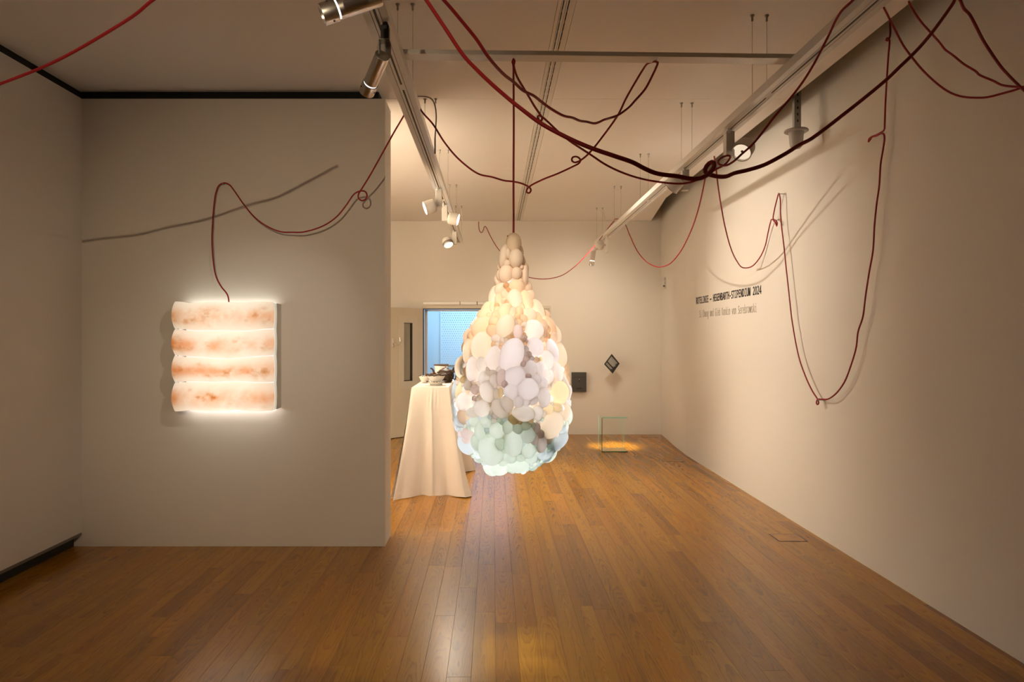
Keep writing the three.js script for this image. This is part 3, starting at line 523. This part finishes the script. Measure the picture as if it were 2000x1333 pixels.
  for (const s of [1, -1]) { const e = new THREE.RectAreaLight(s > 0 ? new THREE.Color().setRGB(0.95, 1, 0.95) : new THREE.Color().setRGB(1, 0.93, 0.9), s > 0 ? 5 : 10, w - 0.1, 0.05); e.position.set(t.position.x, t.position.y + s * (h / 2 - 0.03), zw + 0.06); e.rotation.x = s > 0 ? Math.PI / 2 : -Math.PI / 2; scene.add(e); }
}

// ------------------------------------------------------------------ red cords
function cord(label, pts, rad = 0.0052) {
  const c = new THREE.CatmullRomCurve3(pts, false, 'centripetal');
  return one('red_cord', new THREE.TubeGeometry(c, Math.max(40, pts.length * 7), rad, 8), M.red, label, 'cord');
}
const run = (list, d0, d1) => list.map(([x, y, d], i) => at(x, y, d ?? d0 + (d1 - d0) * i / (list.length - 1)));
function depths(list) {                                     // points without a depth take it from their neighbours
  const k = list.map((q, i) => q[2] ? i : -1).filter((i) => i >= 0);
  return list.map(([x, y, d], i) => { if (d) return at(x, y, d); let a = k[0], b = k[k.length - 1]; for (const j of k) { if (j < i) a = j; if (j > i) { b = j; break; } } return at(x, y, list[a][2] + (list[b][2] - list[a][2]) * (i - a) / (b - a)); });
}
cord('dark red cord sagging across the ceiling in the top left corner', depths([[430, -90, 2.1], [360, -42], [297, 1, 2.15], [270, 24], [244, 42], [200, 69], [150, 98], [110, 119], [70, 137], [0, 164, 2.4], [-80, 192], [-180, 225, 2.55]]));
cord('red cord rising from square wall lamp, over left track to the crossbar', depths([[447, 590, 4.93], [446, 582], [443, 574], [432, 560], [422, 540], [416, 505], [414, 470], [415, 440], [418, 400], [422, 375], [428, 362, 5.005], [438, 357.5, 5.0], [448, 361, 5.0], [457, 372], [475, 398], [500, 427], [525, 444], [549, 453], [570, 454], [592, 453.5], [630, 442], [657, 424], [677, 400], [691, 380], [700, 374.5], [707, 373], [714, 375], [717, 383], [713, 390], [706, 392], [700, 387], [700.5, 379], [704, 373, 4.72], [722, 344], [750, 294], [770, 258], [787, 229], [797, 213, 4.2], [808, 205, 4.08], [818, 210, 4.04], [828, 223, 4.02], [845, 242], [868, 278], [897, 312], [935, 340], [961, 346], [985, 353], [1003, 355], [1020, 359], [1033, 365.5, 4.0], [1037, 371], [1034, 377], [1029, 376], [1029, 371], [1035, 364], [1060, 351, 3.9], [1090, 339], [1120, 325], [1131, 319], [1134, 313.5], [1130, 308], [1124, 306], [1118, 308], [1117, 314], [1122, 317.5], [1129, 316], [1136, 312, 3.8], [1152, 298], [1180, 263], [1208, 223], [1222, 194], [1240, 162], [1257, 134], [1264, 125], [1273, 121.5], [1281, 120.5, 3.376], [1285, 122, 3.37], [1284, 126, 3.36], [1273, 150], [1260, 174], [1240, 197], [1228, 210], [1207, 225], [1187, 232], [1180, 234], [1163, 241, 2.95], [1146, 238], [1132, 236], [1118, 230], [1100, 226], [1075, 212], [1055, 197], [1042, 187], [1022, 177], [1003, 160], [987, 148], [970, 131], [950, 106, 2.1], [930, 76], [905, 45], [880, 15], [858, -10], [830, -45], [800, -80, 1.85]]));
cord('red cord from which the pendant lamp hangs, straight below the crossbar', [...depths([[1002.5, 116, 3.355], [1000.5, 120], [1002.5, 127, 3.35], [1003, 150], [1003.4, 250, 3.345], [1003, 350], [1003.3, 440], [1003, 464, 3.34]])], 0.0050);
cord('thin red cord from the crossbar hook, looping past the right track to the top right', depths([[1002.5, 115, 3.35], [1005, 119], [1003.5, 128, 3.345], [1007, 142], [1011, 152], [1022, 171], [1033, 189], [1044, 208], [1055, 224], [1059, 231], [1057, 236.5], [1053, 235], [1050, 229], [1052, 226], [1058, 228], [1070, 238], [1090, 257], [1112, 275], [1150, 300], [1185, 323], [1225, 341], [1260, 351], [1290, 356], [1325, 359], [1345, 357], [1365, 350], [1385, 338.5, 3.45], [1400, 330], [1415, 322], [1424, 312], [1426, 306], [1421, 304], [1412, 307], [1404, 313], [1403, 319], [1409, 323], [1419, 323], [1432, 316], [1450, 300], [1470, 282], [1495, 251], [1515, 225], [1546, 189, 3.1], [1568, 160], [1588, 128], [1604, 98], [1622, 62], [1632, 40], [1645, 20], [1665, 1, 2.75], [1700, -40, 2.7]]));
cord('thickest red cord sweeping low across the middle, knotted beside right track', depths([[790, -60, 1.9], [812, -30], [834, 2, 1.85], [870, 56], [905, 108], [930, 135], [960, 164], [1003, 201, 1.65], [1030, 222], [1056, 241], [1094, 262], [1125, 277], [1159, 291], [1200, 305], [1236, 317.5, 1.55], [1258, 329], [1279, 338], [1300, 342], [1320, 344], [1351, 349.5], [1367, 348.5, 1.55], [1381, 342], [1391, 332], [1395, 322], [1391, 316.5], [1383, 321], [1377, 331], [1379, 338], [1389, 342], [1402, 345], [1418, 345], [1434, 338.5], [1462, 332], [1493, 322], [1533, 301, 1.7], [1560, 284], [1584, 271.5], [1611, 252], [1640, 229.5], [1690, 190], [1732, 155, 2.0], [1756, 132], [1779, 110], [1800, 88], [1820, 64], [1843, 33], [1862, 5, 2.3], [1869, -9, 2.32], [1874, -2, 2.33], [1882, 16], [1894, 29], [1907, 53], [1919, 76.5], [1937, 105], [1955, 130.5], [1966, 143], [1977.5, 155], [1993, 170, 2.75], [2012, 187], [2050, 220, 2.9]]));
cord('thin red cord from the ceiling edge, upper of two swags at top right', depths([[1775, 3, 3.66], [1780, 14], [1800, 44], [1819, 65], [1835, 83], [1846, 97], [1857, 105], [1865, 111], [1882, 125], [1905, 139], [1914, 147], [1940, 158], [1956, 166], [1975, 169], [1995, 170, 3.1], [2030, 172, 3.0]]));
cord('thin red cord hooked to the ceiling, sagging lowest in the top right corner', depths([[1726, 14.5, 3.75], [1733, 28], [1741, 44], [1750, 62], [1765, 90], [1782, 113], [1803, 138], [1832, 165], [1856, 181], [1880, 189], [1905, 191], [1928, 190], [1960, 182], [1985, 175], [2005, 167, 3.1], [2040, 150, 3.0]]));
cord('thin red cord swagging across the far wall behind the pendant lamp, over right track', depths([[935, 433.5, 10.6], [935, 442], [937, 452], [941, 454.5], [944, 449], [946, 443], [949, 443.5, 10.3], [958, 462], [970, 482], [988, 505], [1005, 524], [1020, 537], [1040, 543.5], [1060, 545.5], [1080, 543.5], [1100, 537], [1125, 519], [1150, 493], [1170, 470], [1187, 447], [1197, 434.5, 8.9], [1203, 428, 8.6], [1212, 430, 8.45], [1221, 438.5, 8.3], [1230, 460], [1245, 491], [1262, 511], [1278, 520], [1292, 521.5], [1310, 514], [1330, 490], [1350, 450], [1363, 412], [1373, 370], [1380, 332, 5.0]]), 0.0055);
const onWall = (list, X) => list.map(([x, y]) => at(x, y, X * F / (x - VX)));
{
  const a = depths([[1395, 306, 4.86], [1398, 325], [1402, 360], [1408, 400], [1416, 443], [1427, 484], [1439, 510], [1453, 523.5, 6.5], [1468, 521], [1483, 505], [1494, 482], [1500, 455], [1505, 434, 6.08], [1508, 429, 5.98]]);
  const b = onWall([[1514, 430], [1518, 437], [1517, 442], [1515, 436], [1510, 428], [1513, 408], [1518, 388], [1521, 377.5], [1524, 390], [1524.5, 417], [1527, 447], [1531, 480], [1535, 520], [1540, 565], [1546, 620], [1549, 640], [1555, 674], [1562, 704], [1575, 740], [1587, 765], [1597, 781], [1599, 787], [1597, 791], [1594.5, 788], [1596.5, 781], [1606, 780.5], [1617, 780], [1634, 768], [1650, 745], [1660, 720], [1672, 680], [1676, 648], [1685, 620], [1691, 575], [1698, 530], [1705, 490], [1708, 440], [1712, 400], [1717, 365], [1720, 320], [1725, 290], [1727.5, 270], [1726, 262], [1721, 261], [1712, 265.5], [1703, 268], [1699, 273.5], [1696, 277], [1697, 272], [1702, 267.5], [1711, 264], [1721, 258.5], [1727, 254], [1728, 240], [1729, 210], [1732, 155], [1735, 110], [1737, 78], [1733, 74], [1730.5, 77.5], [1734, 79.5], [1738, 72], [1738.5, 45], [1738, 10], [1737, -20]], 2.462);
  cord('red cord hanging along the right wall from pegs in two deep loops around the lettering', [...a, ...b], 0.0056);
}
function peg(label, base, dir, len) { const t = thing('wall_peg', label, 'peg', base.toArray(), 'small pegs that hold the red cord'); part('pin', along(lathe([[0.0005, 0], [0.003, 0], [0.003, len - 0.003], [0.006, len - 0.002], [0.006, len], [0.0005, len]], 12), new THREE.Vector3(), dir), M.steel, t); }
peg('small peg in the dividing wall above the square lamp', at(438, 360.5, 5.03), new THREE.Vector3(0, 0, 1), 0.034);
peg('upper small peg in the right wall, near the lettering', new THREE.Vector3(RIGHT, at(1521, 379, 2.462 * F / 558).y, -2.462 * F / 558), new THREE.Vector3(-1, 0, 0), 0.054);
peg('lower small peg in the right wall, in the deep loop of cord', new THREE.Vector3(RIGHT, at(1600, 782, 2.462 * F / 637).y, -2.462 * F / 637), new THREE.Vector3(-1, 0, 0), 0.054);

// ------------------------------------------------------------------ lettering, devices and signs on the walls
{
  const font = await new FontLoader().loadAsync('fonts/droid/droid_sans_mono_regular.typeface.json');
  const line = (text, zL, zR, y, cap, bold, m, label) => {
    const g = new TextGeometry(text, { font, size: 1, depth: 0.02, curveSegments: 3, bevelEnabled: bold > 0, bevelThickness: 0.002, bevelSize: bold, bevelSegments: 1 });
    g.computeBoundingBox(); const bb = g.boundingBox, capH = 0.72;
    g.translate(-bb.min.x, -capH / 2 * 1.0, 0).scale((zR - zL) / (bb.max.x - bb.min.x), cap / capH / 1.0, 0.05).rotateY(-Math.PI / 2).translate(RIGHT - 0.0012, y, zL);
    one('wall_lettering', g, m, label, 'lettering');
  };
  line('ROTELINIE \u2014 HEGENBARTH-STIPENDIUM 2024', -8.43, -6.38, EYE + 0.425, 0.056, 0.035, M.letterBlack, 'bold black line of lettering with the year 2024 on the right wall');
  line('Si Cheng und Gleb Konkin von Serebrowski', -8.30, -6.50, EYE + 0.258, 0.060, 0, M.letterGrey, 'pale thin grey second line of lettering on the right wall');
}
{ // alarm sounder beside the far corner
  const t = thing('wall_detector', 'small white wall detector with round dark eye in the far right corner', 'detector', at(1293, 553, 10.35).toArray());
  t.position.x = 2.60;
  part('case', rbox(0.035, 0.17, 0.07, 0.008), M.lampWhite, t);
  part('eye', along(new THREE.CylinderGeometry(0.014, 0.014, 0.012, 16), new THREE.Vector3(-0.016, -0.05, 0.036), new THREE.Vector3(-0.5, 0, 1)), M.slot, t);
  for (const y of [0.055, 0.0]) part('screw', along(new THREE.CylinderGeometry(0.005, 0.005, 0.004, 10), new THREE.Vector3(-0.004, y, 0.036), new THREE.Vector3(0, 0, 1)), M.slot, t);
}
{ // motion sensor hanging in the cove from a perforated strut
  const X = 2.33, z = -X * F / 592, y0 = at(1555, 292, -z).y;
  const t = thing('hanging_sensor', 'grey domed sensor hanging from a perforated metal strut beside the right wall', 'sensor', [X, y0, z]);
  const sh = new THREE.Shape(); sh.moveTo(-0.025, 0); sh.lineTo(0.025, 0); sh.lineTo(0.025, 0.85); sh.lineTo(-0.025, 0.85);
  for (let k = 0; k < 16; k++) { const h = new THREE.Path(); h.absellipse(0, 0.06 + k * 0.05, 0.006, 0.012, 0, Math.PI * 2, true); sh.holes.push(h); }
  const y = 0.155;
  part('strut', [new THREE.ExtrudeGeometry(sh, { depth: 0.003, bevelEnabled: false }).translate(0.004, y, 0.016), box(0.003, 0.85, 0.035, -0.02, y + 0.425, 0.0), box(0.003, 0.85, 0.035, 0.028, y + 0.425, 0.0)], M.zinc, t);
  part('strut_backing', box(0.04, 0.84, 0.004, 0.004, y + 0.43, -0.004), M.slot, t);
  part('mounting_plate', rbox(0.07, 0.008, 0.06, 0.002, 0.003, y - 0.002, 0.004), M.greyBox, t);
  part('flange', lathe([[0.001, 0.152], [0.082, 0.150], [0.088, 0.143], [0.088, 0.136], [0.080, 0.131], [0.052, 0.131]], 40), mat([0.42, 0.38, 0.34], 0.5), t);
  part('dome', lathe([[0.056, 0.133], [0.056, 0.115], [0.053, 0.108], [0.050, 0.05], [0.044, 0.024], [0.030, 0.007], [0.0005, 0]], 40), mat([0.50, 0.47, 0.44], 0.35), t);
  part('indicator', new THREE.SphereGeometry(0.004, 10, 8).translate(0.030, 0.126, 0.048), mat([0.7, 0.85, 0.8], 0.1), t);
}
{ // mailbox
  const a = at(1118, 728, 10.66), b = at(1145, 766, 10.66), w = b.x - a.x, h = a.y - b.y, d = 0.095;
  const t = thing('mailbox', 'dark grey metal mailbox on the far wall, right of the pendant lamp', 'mailbox', [(a.x + b.x) / 2, (a.y + b.y) / 2, BACK]);
  part('body', rbox(w, h, d, 0.004, 0, 0, d / 2), M.greyBox, t);
  part('flap', rbox(w - 0.012, 0.062, 0.006, 0.002, 0, h / 2 - 0.036, d + 0.003), M.greyBox, t);
  const door = part('door', rbox(w - 0.02, h - 0.085, 0.005, 0.002, 0, -0.037, d + 0.002), M.greyBox, t);
  part('lock', [new THREE.CylinderGeometry(0.011, 0.011, 0.008, 16).rotateX(Math.PI / 2).translate(0, 0.045, d + 0.006)], M.chrome, door);
  part('lock_cover', rbox(0.018, 0.028, 0.006, 0.003, 0, 0.024, d + 0.006), M.greyBoxDark, door);
  part('viewing_slot', rbox(0.085, 0.016, 0.004, 0.001, 0, -h / 2 + 0.055, d + 0.005), M.greyBoxDark, door);
  part('edge', [box(0.004, h, d, -w / 2 - 0.001, 0, d / 2), box(0.004, h, d, w / 2 + 0.001, 0, d / 2), box(w, 0.003, 0.004, 0, h / 2 - 0.069, d + 0.002)], M.greyBoxDark, t);
}
{ // diamond shaped sign held off the wall
  const z = 10.52, c = at(1195, 711, z), t = thing('diamond_sign', 'black diamond shaped sign with lines of tiny white print on the far wall', 'sign', c.toArray());
  const vs = [[1194.8, 691.8], [1210.2, 710.6], [1196.5, 730.2], [1180, 711.8]].map(([x, y]) => { const p = at(x, y, z).sub(c); return new THREE.Vector2(p.x, p.y); });
  part('board', new THREE.ExtrudeGeometry(new THREE.Shape(vs), { depth: 0.006, bevelEnabled: true, bevelSize: 0.001, bevelThickness: 0.001, bevelSegments: 1 }).translate(0, 0, -0.006), mat([0.022, 0.021, 0.019], 0.5), t);
  part('standoff_rod', new THREE.CylinderGeometry(0.006, 0.006, 0.23, 10).rotateX(Math.PI / 2).translate(0, 0, -0.122), M.greyBox, t);
  const ink = mat([0.72, 0.70, 0.66], 0.6), r = rng(8), strokes = [];
  const A = vs[3].clone(), ex = vs[2].clone().sub(vs[3]), ey = vs[0].clone().sub(vs[3]), ang = Math.atan2(ex.y, ex.x);   // the print runs parallel to the lower left edge
  for (let row = 0; row < 9; row++) { let u = 0.1; const v = 0.14 + row * 0.085, big = row === 6 || row === 4; if (row === 2) continue; const stop = 0.62 + r() * 0.27; while (u < stop) { const wd = 0.03 + r() * 0.07; const p = A.clone().addScaledVector(ex, u + wd / 2).addScaledVector(ey, v); strokes.push(box(wd * ex.length(), big ? 0.011 : 0.007, 0.0012).rotateZ(ang).translate(p.x, p.y, 0.0016)); u += wd + 0.018; } }
  const pr = part('print', strokes, ink, t); pr.userData.label = 'lines of tiny white print';
}

// ------------------------------------------------------------------ glass side table
{
  const zN = -9.11, x0 = 1.451, x1 = 1.796, top = 0.467, dp = 0.28, th = 0.012;
  const t = thing('glass_table', 'clear glass side table with green edges standing in a pool of light', 'table', [(x0 + x1) / 2, 0, zN - dp / 2]);
  const w = x1 - x0;
  part('top_pane', box(w, 0.001, dp, 0, top - 0.0005, 0), M.glass, t).userData.label = 'glass top';
  part('base_pane', box(w, 0.001, dp, 0, th, 0), M.glass, t);
  part('side_pane', box(0.001, top - th, dp, -w / 2 + 0.003, top / 2, 0), M.glass, t);
  part('back_pane', box(w, top - th, 0.001, 0, top / 2, -dp / 2 + 0.003), M.glass, t);
  part('top_edge', [box(w, th, 0.002, 0, top - th / 2, dp / 2)], M.litGlassEdge, t);
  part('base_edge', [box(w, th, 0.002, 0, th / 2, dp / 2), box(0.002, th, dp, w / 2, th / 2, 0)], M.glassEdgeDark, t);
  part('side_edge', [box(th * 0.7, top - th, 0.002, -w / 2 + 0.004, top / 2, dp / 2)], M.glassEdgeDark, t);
  part('back_edge', [box(0.003, top - th, 0.003, w / 2, top / 2, -dp / 2 + 0.003), box(0.003, top - th, 0.003, -w / 2, top / 2, -dp / 2 + 0.003)], M.litGlassEdge, t);
}

// ------------------------------------------------------------------ draped table and the vessels on it
const TT = EYE - 0.5;
{
  const xl = -0.797, xr = -0.430, zf = -6.66, zb = -7.80;
  // outline of the top and of the hem, walked from the front left corner round to the right and back
  const top = [[xl, zf], [xr, zf], [xr, zb], [xl, zb]], hem = [[xl - 0.04, zf + 0.06], [xr + 0.09, zf + 0.02], [xr + 0.10, zb - 0.03], [xl - 0.11, zb - 0.05]];
  const lens = [0.367, 1.14, 0.367, 1.14], total = lens.reduce((a, b) => a + b, 0);
  const walk = (q, s) => { let d = s * total; for (let k = 0; k < 4; k++) { if (d <= lens[k] || k === 3) { const f = clamp(d / lens[k]), a = q[k], b = q[(k + 1) % 4]; return [a[0] + (b[0] - a[0]) * f, a[1] + (b[1] - a[1]) * f, k, f]; } d -= lens[k]; } };
  const corner = (s) => { let d = s * total, best = 9; let acc = 0; for (let k = 0; k <= 4; k++) { best = Math.min(best, Math.abs(d - acc)); acc += lens[k % 4]; } return best; };
  const t = thing('table_with_cloth', 'tall narrow table hidden under a cream cloth that reaches the floor', 'table', [0, 0, 0]);
  const cloth = part('tablecloth', grid(420, 44, (s, v) => {
    const [ax, az, k, f] = walk(top, s), [bx, bz] = walk(hem, s), cd = corner(s);
    const flare = Math.pow(v, 0.9), out = [[0, 1], [1, 0], [0, -1], [-1, 0]][k];
    const flap = Math.exp(-Math.pow(cd / 0.075, 2)) * v * (0.06 + 0.05 * v) * (k === 3 && f > 0.5 || k === 0 && f < 0.5 ? 1.35 : 1);        // the corners hang as loose cones
    const dent = -Math.exp(-Math.pow((cd - 0.13) / 0.05, 2)) * v * 0.03;
    const fold = v * (0.35 + 0.65 * v) * (0.020 * Math.sin(s * 105 + 1.2 * Math.sin(v * 2.2)) + 0.013 * Math.sin(s * 230 + v * 2.5) * v) + 0.004 * v * (fbm(s * 60, v * 5, 9, 3) - 0.5) * 4;
    const crease = k === 0 ? 0.009 * Math.exp(-Math.pow((f - 0.53 + 0.02 * v) / 0.018, 2)) * Math.min(1, v * 6) : 0;
    const pressed = k === 0 ? 0.004 * Math.exp(-Math.pow((v - 0.16) / 0.012, 2)) + 0.003 * Math.exp(-Math.pow((v - 0.30) / 0.01, 2)) : 0;
    const pucker = k === 0 ? 0.004 * Math.exp(-Math.pow((v - 0.11) / 0.07, 2)) * Math.sin((f - 0.53) * 70 + v * 14) * Math.exp(-Math.pow((f - 0.57) / 0.16, 2)) : 0;
    const o = flap * 0.8 + dent + fold + crease + pressed + pucker;
    const cx = ax < -0.6 ? -1 : 1, cz = az > -7.2 ? 1 : -1, dg = flap * 0.9;
    const round = v < 0.03 ? (v / 0.03) : 1;
    let x = ax + (bx - ax) * flare + out[0] * o + cx * dg * (k % 2 ? 0.3 : 0.8), z = az + (bz - az) * flare + out[1] * o + cz * dg * (k % 2 ? 0.8 : 0.3);
    x += out[0] * -0.006 * (1 - round); z += out[1] * -0.006 * (1 - round);
    const lift = 0.012 * Math.max(0, Math.sin(s * 70)) * (1 - Math.min(1, cd * 8));
    return [x, (TT - 0.003 * (1 - round) * 0) * (1 - v) + v * (0.004 + lift) - (1 - Math.cos(Math.min(1, v / 0.03) * Math.PI / 2)) * 0.004, z];
  }), M.cloth, t);
  part('cloth_top', grid(12, 40, (u, v) => [xl + 0.006 + (xr - xl - 0.012) * u, TT + 0.0005, zf - 0.006 + (zb - zf + 0.012) * v]), M.cloth, cloth);
  part('plinth', span(xl + 0.02, xr - 0.02, 0, TT - 0.01, zf - 0.03, zb + 0.03), M.white, t);
  const y = TT + 0.001;
  { // footed white bowl with a brown crusted rim on a saucer
    const p = at(851.5, 750, 6.92), b = thing('footed_bowl', 'white footed bowl with brown crusted rim at the front of the cloth table', 'bowl', [p.x, y, -6.95]);
    part('saucer', lathe([[0.001, 0.0], [0.062, 0.0], [0.062, 0.018], [0.078, 0.022], [0.096, 0.036], [0.094, 0.040], [0.07, 0.028], [0.001, 0.026]], 44), M.porcelain, b);
    part('bowl', lathe([[0.03, 0.027], [0.045, 0.034], [0.07, 0.055], [0.092, 0.09], [0.1, 0.108], [0.096, 0.108], [0.066, 0.06], [0.02, 0.042], [0.001, 0.04]], 44).scale(0.98, 1, 0.98), M.porcelain, b);
    const r = rng(4), cr = []; for (let k = 0; k < 34; k++) { const a = k / 34 * 6.283 + r() * 0.12; cr.push(new THREE.SphereGeometry(0.009 + r() * 0.008, 7, 5).scale(1.3, 0.6, 1.3).translate(Math.cos(a) * 0.096, 0.106 + (r() - 0.5) * 0.012, Math.sin(a) * 0.096)); }
    part('crusted_rim', cr, M.crust, b);
    const cs = []; for (let k = 0; k < 22; k++) { const a = k / 22 * 6.283; cs.push(new THREE.SphereGeometry(0.004 + r() * 0.004, 6, 4).scale(1.6, 0.5, 1.6).translate(Math.cos(a) * 0.095, 0.038, Math.sin(a) * 0.095)); }
    part('saucer_rim', cs, M.crust, b);
  }
  { // small white dish at the left
    const b = thing('white_dish', 'small white dish with brown rim at the left edge of cloth table', 'dish', [at(829, 748, 7.22).x, y, -7.3]);
    part('dish', lathe([[0.001, 0], [0.03, 0], [0.04, 0.012], [0.062, 0.05], [0.07, 0.075], [0.066, 0.076], [0.04, 0.02], [0.001, 0.012]], 36), M.porcelain, b);
    const r = rng(14), cr = []; for (let k = 0; k < 20; k++) { const a = k / 20 * 6.283; cr.push(new THREE.SphereGeometry(0.004 + r() * 0.005, 6, 4).scale(1.4, 0.5, 1.4).translate(Math.cos(a) * 0.068, 0.075, Math.sin(a) * 0.068)); }
    part('crusted_rim', cr, M.crust, b);
  }
  { // rusty cup lying on its side
    const b = thing('rusty_cup', 'small rust brown cup lying with its dark mouth forward, behind footed bowl', 'cup', [at(845, 738, 7.13).x, y + 0.078, -7.2]);
    const dir = new THREE.Vector3(0.45, 0.05, 1).normalize(), o = dir.clone().multiplyScalar(-0.045);
    part('cup', along(lathe([[0.0005, 0], [0.03, 0], [0.037, 0.02], [0.040, 0.08], [0.036, 0.08], [0.033, 0.02], [0.0005, 0.012]], 30), o, dir), M.rust, b);
    part('mouth', along(new THREE.CylinderGeometry(0.036, 0.036, 0.004, 24).translate(0, 0.066, 0), o, dir), M.black, b);
    part('stand', lathe([[0.022, -0.077], [0.024, -0.077], [0.02, -0.03], [0.014, -0.03]], 20).translate(0, 0, 0), M.crust, b);
  }
  { // dark kettle
    const p = at(872, 745, 7.35), b = thing('dark_kettle', 'dark brown encrusted teapot with curved spout on the cloth table', 'teapot', [p.x - 0.01, y, -7.36]);
    part('body', lathe([[0.001, 0], [0.06, 0.0], [0.066, 0.012], [0.083, 0.05], [0.09, 0.085], [0.083, 0.118], [0.06, 0.138], [0.038, 0.144], [0.001, 0.146]], 44), M.kettle, b);
    part('lid', lathe([[0.04, 0.143], [0.042, 0.148], [0.025, 0.156], [0.008, 0.158], [0.009, 0.168], [0.001, 0.171]], 28), M.kettle, b);
    const sp = new THREE.CatmullRomCurve3([[-0.06, 0.055, 0.03], [-0.095, 0.065, 0.045], [-0.118, 0.095, 0.055], [-0.130, 0.135, 0.06], [-0.148, 0.155, 0.066], [-0.158, 0.152, 0.07]].map((q) => new THREE.Vector3(...q)));
    const tube = new THREE.TubeGeometry(sp, 24, 0.014, 10), tp = tube.attributes.position;
    for (let i = 0; i < tp.count; i++) { const f = Math.floor(i / 11) / 24, c = sp.getPointAt(Math.min(1, f)), k = 1.35 - 0.85 * f; tp.setXYZ(i, c.x + (tp.getX(i) - c.x) * k, c.y + (tp.getY(i) - c.y) * k, c.z + (tp.getZ(i) - c.z) * k); }
    tube.computeVertexNormals(); part('spout', tube, M.crust, b);
    const hc = new THREE.CatmullRomCurve3([[0.07, 0.12, 0], [0.092, 0.165, 0], [0.088, 0.135, 0], [0.112, 0.09, 0], [0.105, 0.04, 0], [0.092, 0.025, 0]].map((q) => new THREE.Vector3(...q)));
    part('handle', new THREE.TubeGeometry(hc, 30, 0.007, 8), M.crust, b);
    const r = rng(6), cr = []; for (let k = 0; k < 60; k++) { const a = r() * 6.283, v = r(), rr = 0.066 + 0.024 * Math.sin(v * 2.4); cr.push(new THREE.SphereGeometry(0.004 + r() * 0.006, 6, 5).scale(1.3, 0.9, 1.3).translate(Math.cos(a) * rr, 0.012 + v * 0.11, Math.sin(a) * rr)); }
    const k = part('crust', cr, M.crust, b); k.userData.label = 'lumpy brown crust';
  }
  { // cream pot with dark brim behind
    const p = at(862, 742, 7.62), b = thing('cream_pot', 'cream straight sided pot with a dark brim at the back of cloth table', 'pot', [p.x, y, -7.62]);
    part('pot', lathe([[0.001, 0], [0.055, 0], [0.062, 0.02], [0.072, 0.13], [0.078, 0.176], [0.072, 0.178], [0.06, 0.03], [0.001, 0.012]], 40), M.porcelain, b);
    part('brim', [new THREE.TorusGeometry(0.077, 0.008, 8, 40).rotateX(Math.PI / 2).translate(0, 0.178, 0), box(0.03, 0.014, 0.03, 0.06, 0.182, 0.02)], M.crust, b);
  }
}

// ------------------------------------------------------------------ power leads of the tracks
{
  const lead = (label, pts, m) => one('power_lead', new THREE.TubeGeometry(new THREE.CatmullRomCurve3(pts, false, 'centripetal'), 40, 0.005, 8), m, label, 'cable');
  const grey = mat([0.20, 0.18, 0.15], 0.5), cream = mat([0.72, 0.66, 0.56], 0.5);
  lead('grey power lead curving down from the ceiling to the left track', depths([[812, 188.5, 5.12], [825, 188.5, 5.14], [836, 190, 5.15], [845, 196, 5.1], [850, 208], [852, 226], [851, 250], [849.5, 275], [849.5, 300, 4.98]]).map((p) => new THREE.Vector3(p.x, Math.min(p.y, CEIL - 0.006), p.z)), grey);
  lead('cream power lead in a loose curve over the far end of left track', depths([[899, 403, 9.47], [902, 420, 9.5], [903, 440], [902, 455], [899, 463, 9.5]]), cream);
  lead('cream power lead hanging to the far end of right track', depths([[1176, 408.5, 9.65], [1180, 420], [1182.5, 440], [1183, 458, 9.62]]), cream);
}

renderer.render(scene, camera);
